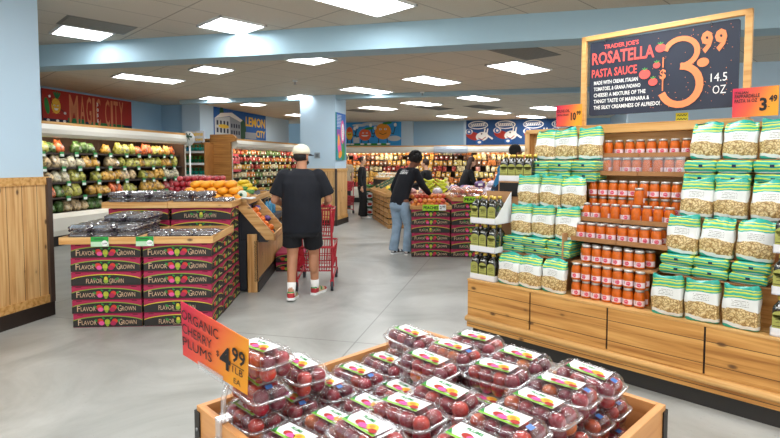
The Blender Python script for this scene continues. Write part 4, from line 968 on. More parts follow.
F_pot = fruit('root_vegetable', 'vegetable', .04, mat('root_pinkish', 'b3805e', .6, var=.3, vscale=20), .9, False, 1.4)
rh = random.Random(3)
def heap(pools, frame, x0, x1, y0, y1, z, pitch, layers, label, group, slope=None, rotr=3.1, dz=.78, px=1.):
    k = 0
    for L in range(layers):
        o = L * pitch * .5; ox = o * px; y = y0 + o; row = 0
        while y <= y1 - o + 1e-6:
            x = x0 + ox + (pitch * px * .5 if row % 2 else 0) * (0 if layers > 1 else 1)
            while x <= x1 - ox + 1e-6:
                zz = z + L * pitch * dz + (slope(x, y) if slope else 0)
                rh.choice(pools).put(frame(x + rh.uniform(-.1, .1) * pitch, y + rh.uniform(-.1, .1) * pitch, zz), None, label, group, rot=(rh.uniform(-.2, .2), rh.uniform(-.2, .2), rh.uniform(-rotr, rotr)))
                x += pitch * px
            y += pitch; row += 1
heap([F_apple, F_apple, F_apple2], FB, -2.42, -1.66, 6.87, 7.55, 1.09, .088, 3, 'red apple in the heap on the fruit stand', 'red apples on the fruit stand')
heap([F_apple, F_apple2], FB, -2.3, -1.8, 7.05, 7.4, 1.09 + 3 * .0686, .088, 1, 'red apple on the crest of the apple heap', 'red apples on the crest of the heap')
heap([F_mango], FB, -2.04, -1.34, 6.31, 6.75, 1.09, .107, 3, 'yellow mango in the heap beside the grape trays', 'yellow mangoes on the fruit stand', dz=.72, rotr=.25, px=1.2)
heap([F_pot], FB, -2.3, -1.75, 7.85, 8.2, 1.09, .1, 2, 'pinkish root vegetable behind the apples', 'root vegetables on the fruit stand')
heap([F_zuc], FB, -1.78, -1.5, 7.45, 8.0, 1.09, .062, 3, 'green cucumber on the stand left of the man in the cap', 'cucumbers on the fruit stand', rotr=.08, dz=.75, px=3.1)
heap([F_lemon], FB, -1.9, -1.55, 8.2, 8.7, 1.09, .076, 4, 'yellow squash at the rear of the fruit stand', 'yellow squashes on the fruit stand', rotr=.12, px=1.6)
sl = lambda x, y: -(x + 1.37) * (.38 / .32)
heap([F_orange], FB, -1.29, -1.09, 6.42, 6.95, .915, .095, 1, 'orange in the slanted bin nearest the camera', 'oranges in the slanted bin', slope=sl)
heap([F_orange], FB, -1.29, -1.09, 6.44, 6.84, .985, .095, 1, 'orange on top of the slanted bin of oranges', 'oranges on top in the slanted bin', slope=sl)
# netted purple bags, blue bottles, white melon, paper pads
a = bagmesh(.10, .09, .07, 5, mat('purple_net', '6a4f93', .5, var=.5, vscale=60), PR['white']); NP = Pool(tag(a.build('netted_bag'), 'x', 'bag'))
for i, (x, y) in enumerate(((-1.33, 6.38), (-1.30, 6.98), (-1.17, 6.99), (-1.35, 6.6))): NP.put(FB(x, y, .99 - (x + 1.37) * 1.05), i, 'purple netted bag beside the oranges in the slanted bin', 'purple netted bags')
def bbot():
    t = thing('blue_bottle', 'x', 'bottle'); a = MB(); a.lathe([(.035, 0), (.04, .01), (.04, .14), (.018, .18), (.016, .2)], mat('blue_bottle_plastic', '2f86b0', .25, coat=1), 14); a.build('bottle_body', t); b = MB(); b.cyl((0, 0, .2), (0, 0, .225), .019, .019, M_black); b.build('cap', t); return t
BB = Pool(bbot())
for i in range(4): BB.put(FB(-1.20 + .02 * (i % 2), 7.16 + i * .13, .83), 0, 'blue bottle with black cap beside the man, %s from the front' % ORD[i], 'blue bottles')
a = MB(); a.bx(-1.33, -1.08, 7.1, 7.85, .76, .835, M_liner); tag(a.build('bottle_ledge', loc=FB(0, 0, 0), rz=FB.a), 'dark ledge carrying the blue bottles in the slanted bin', 'ledge')
a = MB(); a.ell((0, 0, .05), (.06, .05, .05), mat('pale_melon', 'cdd6c6', .4, var=.2, vscale=20), 14, 9); a.cyl((0, -.05, .05), (0, -.053, .05), .02, .02, PR['dkgreen']); tag(a.build('wrapped_melon', loc=FB(-1.35, 6.33, 1.12)), 'round pale wrapped melon on the corner of the fruit stand', 'melon')
a = MB()
for k in range(3): a.box((k * .004, .0, .006 + k * .006), (.16, .11, .004), M_white, rz=k * .2 - .2)
tag(a.build('paper_stack', loc=FB(-1.27, 6.26, 1.12)), 'loose white price papers on the corner of the fruit stand', 'paper')
# low cartons behind the man on the floor
for i in range(2): CP[0].put(FB(-.73, 7.75, i * .132), R(93.85), 'printed carton on the floor behind the man in the cap, %s' % ['lower', 'upper'][i], 'floor cartons by the fruit stand')
# ------------------------------------------------------------------ centre island: peaches (faces the camera squarely)
F0 = Frame(0)
stack(F0, .67, 8.50, 6, 'peach stack left of the display', (3,)); stack(F0, .67, 8.91, 6, 'peach stack, rear line'); 
stack(F0, 1.32, 8.47, 7, 'taller peach stack beside the oil bottles', (4, 1)); stack(F0, 1.32, 8.88, 7, 'taller peach stack, rear line')
rim('wooden_tray', 'pine tray rim holding loose peaches by the man in the dark sweater', F0, .33, 1.01, 8.46, 9.32, .79, .06)
rim('wooden_tray', 'higher pine tray rim holding packed peaches beside the oil bottles', F0, 1.015, 1.68, 8.43, 9.30, .925, .06)
heap([F_peach, F_peach, F_peach2], F0, .39, .95, 8.52, 9.2, .822, .076, 2, 'loose peach in the tray the man reaches into', 'loose peaches in the tray')
heap([F_peach, F_peach2], F0, .39, .95, 8.85, 9.2, .822 + 2 * .059, .076, 1, 'loose peach heaped at the back of the tray', 'heaped peaches at the back')
def ppack():
    t = thing('peach_pack', 'x', 'peach pack'); mp_ = [mat('peach_skin'), mat('peach_red')]; r = random.Random(8)
    for i in range(3):
        for j in range(2):
            a = MB(); a.ell((-.07 + i * .07, -.035 + j * .07, .038), (.034, .034, .034), mp_[r.random() < .5] if False else r.choice([mp_[0], mp_[1], mat('peach_pale', 'ecc79a', .5)]), 10, 7); a.build('peach', t)
    b = MB(); b.rings([[Vector((w/2 * math.copysign(abs(math.cos(q)) ** .4, math.cos(q)), d/2 * math.copysign(abs(math.sin(q)) ** .4, math.sin(q)), z)) for q in [2 * math.pi * j / 20 + .1 for j in range(20)]] for z, w, d in ((0, .2, .13), (.04, .225, .155), (.042, .235, .165), (.046, .235, .165), (.05, .22, .15), (.078, .19, .12))], clear('peach_pack_plastic', gloss=.12, haze=.1, fac=.25), True, True); b.build('container', t); return t
PK = Pool(ppack())
for k in range(2):
    for j in range(4):
        for i in range(2 + (k == 0)):
            PK.put((1.14 + i * .24 + k * .05, 8.54 + j * .18 + k * .03, .957 + k * .082), rg.uniform(-.06, .06), 'peach pack, %s from the left, %s row back, %s layer, higher tray' % (ORD[i], ORD[j], ['lower', 'upper'][k]), 'peach packs')
# display table behind with bananas and grape bags
a = MB(); a.bx(.34, 2.6, 9.36, 11.0, 0, .92, M_cblk); a.bx(.32, 2.62, 9.34, 11.02, .92, .97, W_trim); tag(a.build('produce_table'), 'dark produce table behind the peach trays', 'table')
M_ban = mat('banana_skin', 'c9cf2c', .45, var=.15)
def banana():
    a = MB(); rs = []
    for i in range(9):
        f = i / 8; an = -.9 + 1.8 * f; c = Vector((.12 * math.sin(an), 0, .12 - .12 * math.cos(an) + .018)); r = .018 * (1 if .12 < f < .88 else .55)
        d = Vector((math.cos(an), 0, math.sin(an))); u = Vector((-math.sin(an), 0, math.cos(an)))
        rs.append([c + (u * math.cos(q) + Vector((0, 1, 0)) * math.sin(q)) * r for q in [2 * math.pi * k / 7 for k in range(7)]])
    a.rings(rs, M_ban); return Pool(tag(a.build('banana'), 'x', 'banana'))
BN = banana()
for L in range(6):
    for i in range(2):
        for j in range(9 - L):
            BN.put((.68 + i * .235 + (L % 2) * .04, 9.45 + j * .05 + L * .025, .975 + L * .042), None, 'yellow green banana in the heap right of the man in the dark sweater', 'bananas', rot=(rh.uniform(-.1, .1), rh.uniform(-.1, .1), rh.uniform(-.1, .1)))
gb = [Pool(tag(bagmesh(.2, .19, .12, s, m, PR['white']).build('grape_bag'), 'x', 'produce bag')) for s, m in ((2, mat('purple_grape_bag', '5d3f74', .4, var=.6, vscale=40, coat=.4)), (3, mat('pale_bag', 'cfc3cf', .4, var=.35, vscale=30, coat=.4)), (4, mat('pink_bag', 'cf8f86', .4, var=.35, vscale=30, coat=.4)))]
for j in range(6):
    for i in range(6):
        if i < 2 and j < 3: continue
        gb[(i * 2 + j) % 3 if j > 0 else 1].put((1.05 + i * .25 + rh.uniform(-.02, .02), 9.5 + j * .25, .972), rh.uniform(-3, 3), '%s produce bag on the dark table, %s row back' % (['purple', 'pale', 'pink'][(i * 2 + j) % 3 if j > 0 else 1], ORD[j]), '%s produce bags, %s row' % (['purple', 'pale', 'pink'][(i * 2 + j) % 3 if j > 0 else 1], ORD[j]))
for i in range(4): gb[i % 3].put((1.68 + i * .25, 9.75 + .05 * i, 1.09), i, '%s produce bag heaped on top behind the packed peaches' % ['purple', 'pale', 'pink'][i % 3], '%s bags heaped on top' % ['purple', 'pale', 'pink'][i % 3])
for x0 in (.38, .62, .86): gb[2 if x0 < .8 else 1].put((x0, 9.42, .972), x0 * 9, 'pink bag of fruit just behind the loose peaches' if x0 < .8 else 'pale bag of fruit just behind the loose peaches', 'bags behind the loose peaches' if x0 < .8 else None)
M_neon = mat('neon_green_card', 'a8e028', .5)
for x, z, lb, pr in ((.72, .775, 'neon green PEACHES price card on the lower peach tray', '2.99'), (1.38, .91, 'neon green PEACHES price card on the higher peach tray', None)):
    t = thing('price_card', lb, 'price card', (x, 8.42 if z < .8 else 8.39, z), 0); a = MB(); a.bx(-.19, .19, 0, .003, 0, .095, M_neon); a.build('card', t); a = MB(); p = Paint(a, (-.19, -.001, 0), (1, 0, 0), (0, 0, 1))
    p.text('PEACHES', .015, .022, .05, M_ink, 3, w=.24 if pr else .32, bold=.03)
    if pr: p.rect(.265, 0, .38, .095, M_white, 1); p.text('2', .28, .025, .05, M_ink, 3, w=.03, bold=.03); p.text('99', .32, .045, .035, M_ink, 3, w=.045, bold=.03)
    a.build('lettering', t)
# ------------------------------------------------------------------ crate island with slanted bins on the left side of the aisle end
FE = Frame(10.6, (-.05, 12.12))
M_cr = wood('crate_boards', 'c99a62', 'b58448', '8a5c2c', 'y', planks=.1, paxis='z')
def crate(h=.24):
    a = MB(); W, D = .6, .55
    for z0, z1 in ((.01, .1), (.12, .22)):
        a.bx(0, .02, 0, D, z0, z1, M_cr); a.bx(W - .02, W, 0, D, z0, z1, M_cr); a.bx(.02, W - .02, 0, .02, z0, z1, M_cr); a.bx(.02, W - .02, D - .02, D, z0, z1, M_cr)
    for x in (.02, W - .05):
        for y in (.02, D - .05): a.bx(x, x + .03, y, y + .03, 0, .235, M_cr)
    a.bx(.02, W - .02, .02, D - .02, .01, .02, M_cr); a.bx(.03, W-.03, .03, D-.03, .02, .2, M_standblk)
    return Pool(tag(a.build('wooden_crate'), 'x', 'crate'))
KP = crate()
for j in range(4):
    for k in range(3):
        KP.put(FE(.0, -.0 + j * .62, k * .245), FE.a, 'slatted wooden crate, %s from the floor in the %s stack of the crate island' % (ORD[k], ['nearest', 'second', 'third', 'farthest'][j]), 'wooden crates')
for j in range(2):
    for k in range(3): KP.put(FE(.62, -.02 + j * .6, k * .245), FE.a, 'slatted wooden crate, %s from the floor, %s behind the man in the dark sweater' % (ORD[k], ['near', 'far'][j]), 'wooden crates behind the man')
t = thing('slanted_bins', 'row of slanted pine bins with black liners on top of the wooden crates', 'display bin', FE(0, 0, .745), FE.a)
a = MB(); a.rings([[Vector((x, y, z)) for x, z in ((.03, 0), (.75, 0), (.75, .42), (.03, .04))] for y in (.02, 2.45)], M_standblk, True, False); a.build('liner', t)
for j in range(5):
    a = MB(); a.rings([[Vector((x, y, z)) for x, z in ((-.04, 0), (.05, 0), (.78, .40), (.78, .5), (-.04, .09))] for y in (j * .61, j * .61 + .035)], W_pine_x, True, False); a.build('divider_rail', t)
a = MB(); a.bx(-.05, -.02, 0, 2.48, 0, .08, W_pine_y); a.build('front_lip', t)
sE = lambda x, y: (x - .03) * .53
heap([F_avo], FE, .14, .5, 1.35, 1.75, .80, .1, 1, 'dark green avocado in the slanted bins', 'avocados in the slanted bins', slope=sE)
heap([F_avo], FE, .14, .6, 1.95, 2.35, .80, .1, 1, 'dark green avocado in the farthest slanted bin', 'avocados in the farthest bin', slope=sE)
heap([F_zuc], FE, .15, .22, .12, .5, .81, .09, 1, 'green vegetable along the lip of the nearest slanted bin', 'green vegetables in the nearest bin', slope=sE)
heap([F_lemon], FE, .15, .22, .75, 1.1, .81, .09, 1, 'yellow squash along the lip of the second slanted bin', 'yellow squashes in the second bin', slope=sE)
a = MB(); a.bx(.18, 1.18, 2.56, 3.38, 0, 1.08, M_cblk); a.bx(.17, 1.19, 2.55, 3.39, 1.08, 1.12, W_trim); tag(a.build('produce_table', loc=FE(0, 0, 0), rz=FE.a), 'tall produce table behind the slanted bins, topped with garlic', 'table')
heap([F_garlic], FE, .25, 1.1, 2.62, 3.2, 1.12, .11, 2, 'white garlic bulb heaped above the slanted bins', 'garlic bulbs above the slanted bins')
# melon boxes with round white labels
M_mb = mat('melon_box_green', '1f5a40', .6, var=.1)
def mbox():
    a = MB(); a.bx(-.26, .26, 0, .4, 0, .235, M_mb); p = Paint(a, (-.26, -.001, 0), (1, 0, 0), (0, 0, 1)); p.ell(.26, .11, .14, .085, M_white, 1); p.ell(.28, .09, .07, .045, PR['red'], 2); p.ell(.2, .15, .05, .025, PR['dkgreen'], 2); p.rect(.05, .2, .47, .205, M_hole, 1)
    return Pool(tag(a.build('melon_box'), 'x', 'carton'))
MP = mbox()
for k in range(3): MP.put((-.62, 15.35, k * .24), R(-8), 'dark green carton with round white label, %s from the floor beside the woman' % ORD[k], 'green cartons')
rim('wooden_tray', 'pine tray rim on the dark green cartons with green produce', F0, -.92, -.32, 15.3, 15.9, .73, .07)
heap([F_avo, F_zuc], F0, -.84, -.4, 15.4, 15.8, .76, .1, 2, 'dark green produce on the tray above the green cartons', 'produce above the green cartons')
# ------------------------------------------------------------------ people
M_skin = mat('skin_medium', 'b98262', .55); M_skin2 = mat('skin_brown', '7d4d36', .55); M_skinl = mat('skin_light', 'd8a98c', .55)
M_eye = mat('eye_white', 'e8e4de', .4); M_eyed = mat('eye_dark', '22160f', .3); M_lips = mat('lips', '9a4a42', .5)
M_navy = mat('navy_cotton', '070c18', .85, var=.12, vscale=6, bump=.25, bscale=18); M_navy2 = mat('navy_shorts', '090c14', .85, bump=.3, bscale=14); M_blk = mat('black_cotton', '0e0e12', .85, bump=.25, bscale=16)
M_jean = mat('washed_denim', '8da6bd', .8, var=.22, vscale=7, bump=.3, bscale=22); M_hairb = mat('black_hair', '120e0d', .7, bump=.8, bscale=70); M_hairbr = mat('brown_hair', '3a2418', .6, bump=.6, bscale=50)
M_beige = mat('beige_shirt', 'a08f76', .8, bump=.2, bscale=16); M_bluesh = mat('blue_shirt', '1f7fb5', .8, bump=.2, bscale=16); M_sock = mat('white_sock', 'eeeeec', .8)
def remesh(mb, name, parent, voxel=.010, smooth=3, noise_amp=0., matfn=None):
    o = mb.build(name + '_src'); m = o.modifiers.new('r', 'REMESH'); m.mode = 'VOXEL'; m.voxel_size = voxel; m.use_smooth_shade = True
    s = o.modifiers.new('s', 'SMOOTH'); s.iterations = smooth; s.factor = .5
    me = bpy.data.meshes.new_from_object(o.evaluated_get(bpy.context.evaluated_depsgraph_get()))
    me.materials.clear()
    for mm in mb.mats: me.materials.append(mm)
    bpy.data.objects.remove(o)
    if noise_amp:
        for v in me.vertices:
            n = noise.noise(Vector((v.co.x * 7, v.co.y * 7, v.co.z * 5))) + .5 * noise.noise(Vector((v.co.x * 16, v.co.y * 16, v.co.z * 9)))
            v.co += v.normal * n * noise_amp
    for p in me.polygons: p.use_smooth = True; p.material_index = 0
    if matfn:
        for p in me.polygons: p.material_index = matfn(p.center)
    me.name = name; o = bpy.data.objects.new(name, me); COL.objects.link(o); o.parent = parent; return o
V = Vector
def loft(mb, secs, m, n=18, yaw=0.):
    """secs: (centre, rx, ry, [yaw])"""
    rs = []
    for s in secs:
        c = V(s[0]); y = s[3] if len(s) > 3 else yaw; X = V((math.cos(y), math.sin(y), 0)); Y = V((-math.sin(y), math.cos(y), 0))
        rs.append([c + X * s[1] * math.cos(q) + Y * s[2] * math.sin(q) for q in [2 * math.pi * i / n for i in range(n)]])
    mb.rings(rs, m)
def hand(mb, wr, d, pn, m, side, curl=.5, k=1.):
    """palm plus four fingers and a thumb; d = pointing direction, pn = palm normal (fingers curl towards it)"""
    d = V(d).normalized(); pn = (V(pn) - d * V(pn).dot(d)).normalized(); lat = d.cross(pn) * side
    c = V(wr) + d * .045 * k; M = Matrix((lat, pn, d)).transposed()
    mb.ell(c, (.042 * k, .017 * k, .052 * k), m, 12, 8, M=M)
    for i, (o, l) in enumerate(((-.030, .066), (-.010, .076), (.011, .072), (.030, .058))):
        p = V(wr) + d * .085 * k + lat * o * k; a = curl * .5; d1 = (d * math.cos(a) + pn * math.sin(a)); d2 = (d * math.cos(a + curl) + pn * math.sin(a + curl)); d3 = (d * math.cos(a + 1.8 * curl) + pn * math.sin(a + 1.8 * curl))
        q = p + d1 * l * .5 * k; r_ = q + d2 * l * .3 * k; s_ = r_ + d3 * l * .22 * k
        mb.cap(p - d1 * .02, q, .0095 * k, .009 * k, m, 8); mb.cap(q, r_, .009 * k, .0082 * k, m, 8); mb.cap(r_, s_, .0082 * k, .0072 * k, m, 8)
    p = V(wr) + d * .03 * k - lat * .03 * k; td = (d * .75 - lat * .6 + pn * .35).normalized(); q = p + td * .045 * k; r_ = q + (d * .9 - lat * .1 + pn * .4).normalized() * .032 * k
    mb.cap(p, q, .012 * k, .0105 * k, m, 8); mb.cap(q, r_, .0105 * k, .009 * k, m, 8)
def head(mb, c, fwd, up, m, k=1.):
    f = V(fwd).normalized(); u = (V(up) - f * V(up).dot(f)).normalized(); s = f.cross(u); M = Matrix((s, f, u)).transposed(); c = V(c)
    P = lambda x, y, z: c + (s * x + f * y + u * z) * k
    mb.ell(P(0, -.012, .025), (.074 * k, .092 * k, .088 * k), m, 18, 12, M=M); mb.ell(P(0, .02, -.03), (.062 * k, .068 * k, .078 * k), m, 16, 10, M=M); mb.ell(P(0, .048, -.078), (.034 * k, .03 * k, .026 * k), m, 10, 8, M=M)
    mb.cap(P(0, .085, .01), P(0, .104, -.024), .010 * k, .014 * k, m, 8); mb.ell(P(0, .082, -.055), (.024 * k, .01 * k, .012 * k), m, 10, 6, M=M)
    for d in (-1, 1): mb.ell(P(d * .075, -.008, -.008), (.010 * k, .02 * k, .031 * k), m, 10, 8, M=M); mb.ell(P(d * .03, .078, .022), (.02*k, .01*k, .008*k), m, 8, 6, M=M)
    return P, M
def shoe(mb, heel, yaw, pitch, m, L=.27, k=1.):
    M = Matrix.Rotation(yaw, 3, 'Z') @ Matrix.Rotation(pitch, 3, 'X'); h = V(heel)
    rs = []
    for f, w, z in ((0, .55, .075), (.06, .85, .095), (.25, .95, .10), (.45, .95, .078), (.65, 1.1, .058), (.85, 1.0, .045), (.97, .6, .03), (1, .3, .022)):
        rs.append([h + M @ V((.045 * k * w * math.copysign(abs(math.cos(q)) ** .7, math.cos(q)), L * (f - .15), z / 2 + z / 2 * math.copysign(abs(math.sin(q)) ** .6, math.sin(q)))) for q in [2 * math.pi * i / 14 for i in range(14)]])
    mb.rings(rs, m); return M
def sole(mb, heel, M, m, L=.27, k=1.):
    h = V(heel); rs = []
    for f, w in ((-.02, .5), (.04, .85), (.25, .9), (.45, .88), (.65, 1.12), (.85, 1.02), (.99, .5)):
        rs.append([h + M @ V((.049 * k * w * x, L * (f - .15), z)) for x, z in ((-1, 0), (1, 0), (1.02, .026), (-1.02, .026))])
    mb.rings(rs, m, True, False)
def limb(mb, pts, rad, m, n=12):
    for i in range(len(pts) - 1): mb.cap(pts[i], pts[i + 1], rad[i], rad[i + 1], m, n)
def sleeve(mb, pts, rad, m, n=14):
    for i in range(len(pts) - 1):
        if i < len(pts) - 2: mb.cap(pts[i], pts[i + 1], rad[i], rad[i + 1], m, n)
        else: mb.ell(pts[i], (rad[i],) * 3, m, n, 8); mb.cyl(pts[i], pts[i + 1], rad[i], rad[i + 1], m, n)

# --- man in cap pushing a cart (local +y = his walking direction)
def person(label, loc, rz): return thing('person', label, 'person', loc, rz)
t = person('man in a navy t-shirt, shorts and cream cap pushing a red cart', (-1.0, 5.86, 0), R(-2))
b = MB(); m = M_skin
la, ra = V((-.105, -.10, .10)), V((.105, .22, .09))      # ankles
lk, rk = V((-.115, .03, .50)), V((.10, .20, .50))
limb(b, [V((-.10, 0, .92)), lk, la], [.105, .062, .042], m); limb(b, [V((.10, .02, .92)), rk, ra], [.105, .062, .042], m)
b.ell(lk + V((-.0, -.035, -.12)), (.058, .058, .12), m, 12, 8); b.ell(rk + V((0, -.035, -.12)), (.058, .058, .12), m, 12, 8)
limb(b, [la, la + V((0, .12, -.055))], [.04, .035], m); limb(b, [ra, ra + V((.02, .12, -.05))], [.04, .035], m)
loft(b, [((0, 0, .86), .17, .125), ((0, 0, 1.0), .175, .13), ((0, 0, 1.15), .165, .12), ((0, .01, 1.3), .185, .125), ((0, .01, 1.42), .19, .11), ((0, .01, 1.47), .11, .08)], m)
b.cap((0, .01, 1.42), (0, .03, 1.55), .062, .058, m)
for s in (-1, 1):
    sh = V((s * .20, .01, 1.41)); el = V((s * .305, .0, 1.13)) if s < 0 else V((.30, .06, 1.14)); wr = V((-.22, .28, 1.04)) if s < 0 else V((.22, .36, 1.06))
    limb(b, [sh, el, wr], [.062, .046, .029], m); hand(b, wr, (-s * .25, 1, .0), (0, 0, -1), m, s, .9)
P, Mh = head(b, (0, .045, 1.62), (.5, 1, -.04), (0, 0, 1), m)
remesh(b, 'body', t, .008, 3)
b = MB(); loft(b, [((0, .01, .76), .225, .165), ((0, .0, .9), .228, .17), ((0, -.005, 1.05), .225, .168), ((0, -.005, 1.2), .228, .162), ((0, .0, 1.32), .235, .15), ((0, .01, 1.41), .215, .13), ((0, .012, 1.46), .13, .1), ((0, .015, 1.485), .078, .075)], M_navy)
for s in (-1, 1):
    sh = V((s * .195, .01, 1.395)); el = V((-.305, .0, 1.13)) if s < 0 else V((.30, .06, 1.14)); sleeve(b, [sh, sh.lerp(el, .82)], [.088, .088], M_navy)
remesh(b, 't_shirt', t, .011, 4, .008)
b = MB(); loft(b, [((0, 0, .72), .19, .15), ((0, 0, .95), .2, .155), ((0, 0, 1.0), .19, .15)], M_navy2)
b.ell((-.105, 0, .8), (.11, .13, .1), M_navy2); b.ell((.105, .02, .8), (.11, .13, .1), M_navy2)
b.cyl((-.108, 0, .86), (-.12, .03, .60), .108, .112, M_navy2, 16); b.cyl((.108, .03, .86), (.108, .15, .59), .108, .112, M_navy2, 16)
remesh(b, 'shorts', t, .011, 3, .007)
b = MB(); b.cyl(la + V((0, 0, -.04)), la.lerp(lk, .26), .046, .050, M_sock, 14); b.build('sock', t); b = MB(); b.cyl(ra + V((0, 0, -.04)), ra.lerp(rk, .22), .046, .050, M_sock, 14); b.build('sock', t)
M_sh1 = mat('sneaker_cream', 'c9b089', .6, var=.2, vscale=30); M_sh2 = mat('sneaker_red', 'b02a33', .5); M_sh3 = mat('sneaker_green', '2f8a4a', .5)
for an, yaw, pitch, hz in ((la, .05, .12, .015), (ra, -.35, 0, 0)):
    b = MB(); heel = V((an.x, an.y - .01, hz + .012)); Ms = shoe(b, heel, yaw, -pitch, M_sh1, .29, 1.08)
    o = remesh(b, 'shoe', t, .007, 2, matfn=None); o.data.materials.append(M_sh2); o.data.materials.append(M_sh3)
    Mi = Ms.inverted()
    for p in o.data.polygons:
        q = Mi @ (p.center - heel)
        p.material_index = 1 if (q.y < .02 and q.z < .065) or (q.y > .15 and q.z < .05) else 2 if (q.z > .07 and q.y < .03) or (.06 < q.y < .1 and q.z > .03) else 0
    c = MB(); sole(c, heel + V((0, 0, -.012)), Ms, M_white, .29, 1.08); c.build('sole', o); c = MB(); c.box(heel + V((0, .03, .115)), (.05, .03, .02), M_sh3); c.build('tongue', o)
M_cap = mat('cream_cap', 'e6ddc2', .8, bump=.15, bscale=40)
b = MB(); f, u = Mh.col[1], Mh.col[2]
b.ell(P(0, -.012, .052), (.094, .113, .090), M_cap, 20, 12, M=Mh, fn=lambda v: V((v.x, v.y, max(v.z, -.022)))); b.build('cap', t)
b = MB(); rs = []
for i in range(9):
    a_ = math.pi * (.12 + .76 * i / 8); rs.append([P(.082 * math.cos(a_), .088 * math.sin(a_) - .01, .036), P(.074 * math.cos(a_), .10 + .075 * math.sin(a_), .02)])
mbv = [q for r_ in rs for q in r_]; b.add(mbv + [q - V(u) * .004 for q in mbv], [(2*i, 2*i+1, 2*i+3, 2*i+2) for i in range(8)] + [(18+2*i, 18+2*i+2, 18+2*i+3, 18+2*i+1) for i in range(8)] + [(2*i+1, 19+2*i, 21+2*i, 2*i+3) for i in range(8)], mat('cap_brim_blue', '2a3a5c', .7)); b.build('cap_brim', t)
b = MB(); b.ell(P(0, -.02, -.002), (.081, .092, .062), M_hairb, 18, 10, M=Mh, fn=lambda v: V((v.x, min(v.y, .03), v.z))); b.build('hair', t)
b = MB(); b.ell(P(0, .03, -.062), (.064, .068, .042), M_hairb, 14, 8, M=Mh, fn=lambda v: V((v.x, max(v.y, -.02), v.z))); b.build('beard', t)

# --- red two tier cart
M_cart = mat('cart_red', 'b5182c', .35, coat=.4); M_wheel = mat('cart_wheel', '2a2f3a', .5)
t = thing('shopping_cart', 'red two-tier shopping cart pushed by the man in the cream cap', 'shopping cart', (-.915, 6.20, 0), R(2))
def basket(name, x0, x1, y0, y1, z0, z1, tp=.03, parent=None):
    a = MB(); r = .005
    def rect(z, k): return [V((x0 + k, y0 + k, z)), V((x1 - k, y0 + k, z)), V((x1 - k, y1 - k, z)), V((x0 + k, y1 - k, z))]
    H = z1 - z0
    for z, rr in ((z1, .013), (z0 + H * .66, r), (z0 + H * .33, r), (z0, .008)):
        q = rect(z, tp * (1 - (z - z0) / H)); a.tube(q + [q[0]], rr, M_cart, 6)
    for (ax, n) in ((0, 14), (1, 18)):
        for i in range(n + 1):
            f = i / n
            for e in (0, 1):
                if ax == 0: lo = V((x0 + tp + (x1 - x0 - 2 * tp) * f, (y0 + tp, y1 - tp)[e], z0)); hi = V((x0 + (x1 - x0) * f, (y0, y1)[e], z1))
                else: lo = V(((x0 + tp, x1 - tp)[e], y0 + tp + (y1 - y0 - 2 * tp) * f, z0)); hi = V(((x0, x1)[e], y0 + (y1 - y0) * f, z1))
                a.cyl(lo, hi, r, r, M_cart, 5, smooth=False)
    for i in range(12): a.cyl((x0 + tp + (x1 - x0 - 2 * tp) * i / 11, y0 + tp, z0), (x0 + tp + (x1 - x0 - 2 * tp) * i / 11, y1 - tp, z0), .004, .004, M_cart, 4, smooth=False)
    a.build(name, parent)
basket('upper_basket', -.225, .225, .06, .50, .66, .98, parent=t)
basket('lower_basket', -.235, .235, .02, .74, .24, .53, parent=t)
a = MB()
for s in (-1, 1): a.tube([(s * .215, .02, .12), (s * .215, .03, .5), (s * .205, .04, .85), (s * .20, -.02, 1.03)], .014, M_cart, 8); a.tube([(s * .215, .02, .12), (s * .215, .78, .14)], .013, M_cart, 8); a.tube([(s * .215, .78, .14), (s * .215, .78, .28)], .012, M_cart, 8)
a.tube([(-.215, .78, .14), (.215, .78, .14)], .012, M_cart); a.build('frame', t)
a = MB(); a.tube([(-.22, -.03, 1.035), (.22, -.03, 1.035)], .019, M_cart, 10); a.build('handle', t)
for x in (-.215, .215):
    for y in (.03, .78):
        a = MB(); a.cyl((x - .014, y, .062), (x + .014, y, .062), .062, .062, M_wheel, 18); a.cyl((x - .016, y, .062), (x + .016, y, .062), .02, .02, M_steel, 10); w_ = a.build('wheel', t)
        a = MB(); a.box((x, y, .125), (.04, .05, .03), M_cart); a.box((x - .02, y, .09), (.005, .035, .07), M_cart); a.box((x + .02, y, .09), (.005, .035, .07), M_cart); a.build('caster_fork', w_)

# --- man in dark sweater leaning over the peaches, facing right (+x)
t = person('curly haired man in a dark sweater and pale jeans reaching over the peaches', (.16, 8.72, 0), R(-50))   # local +y forward
b = MB(); m = M_skin2
hip = V((0, 0, .93)); ch = V((0, .16, 1.30)); nk = V((0, .25, 1.45)); hd = V((0, .36, 1.585))
la, ra = V((-.11, -.04, .09)), V((.10, .08, .09)); lk, rk = V((-.10, .04, .50)), V((.10, .12, .50))
limb(b, [V((-.09, 0, .90)), lk, la], [.10, .058, .04], m); limb(b, [V((.09, 0, .90)), rk, ra], [.10, .058, .04], m)
for an in (la, ra): limb(b, [an, an + V((0, .14, -.05))], [.038, .032], m)
loft(b, [((0, -.02, .84), .155, .115), ((0, 0, .98), .15, .11), ((0, .08, 1.14), .145, .105), ((0, .16, 1.30), .165, .105), ((0, .22, 1.41), .165, .09), ((0, .25, 1.45), .09, .07)], m)
b.cap((0, .24, 1.43), (0, .31, 1.53), .055, .052, m)
P, Mh = head(b, hd, (-.05, .86, -.5), (0, .5, .86), m)
lsh, rsh = V((-.18, .2, 1.39)), V((.18, .2, 1.39)); lel, lwr = V((-.27, .10, 1.12)), V((-.25, .14, .88)); rel, rwr = V((.22, .33, 1.16)), V((.16, .56, 1.0))
limb(b, [lsh, lel, lwr], [.055, .042, .027], m); limb(b, [rsh, rel, rwr], [.055, .042, .027], m)
hand(b, lwr, (.05, .1, -1), (1, .1, 0), m, 1, .5); hand(b, rwr, (-.1, .8, -.6), (0, -.4, -1), m, -1, .6)
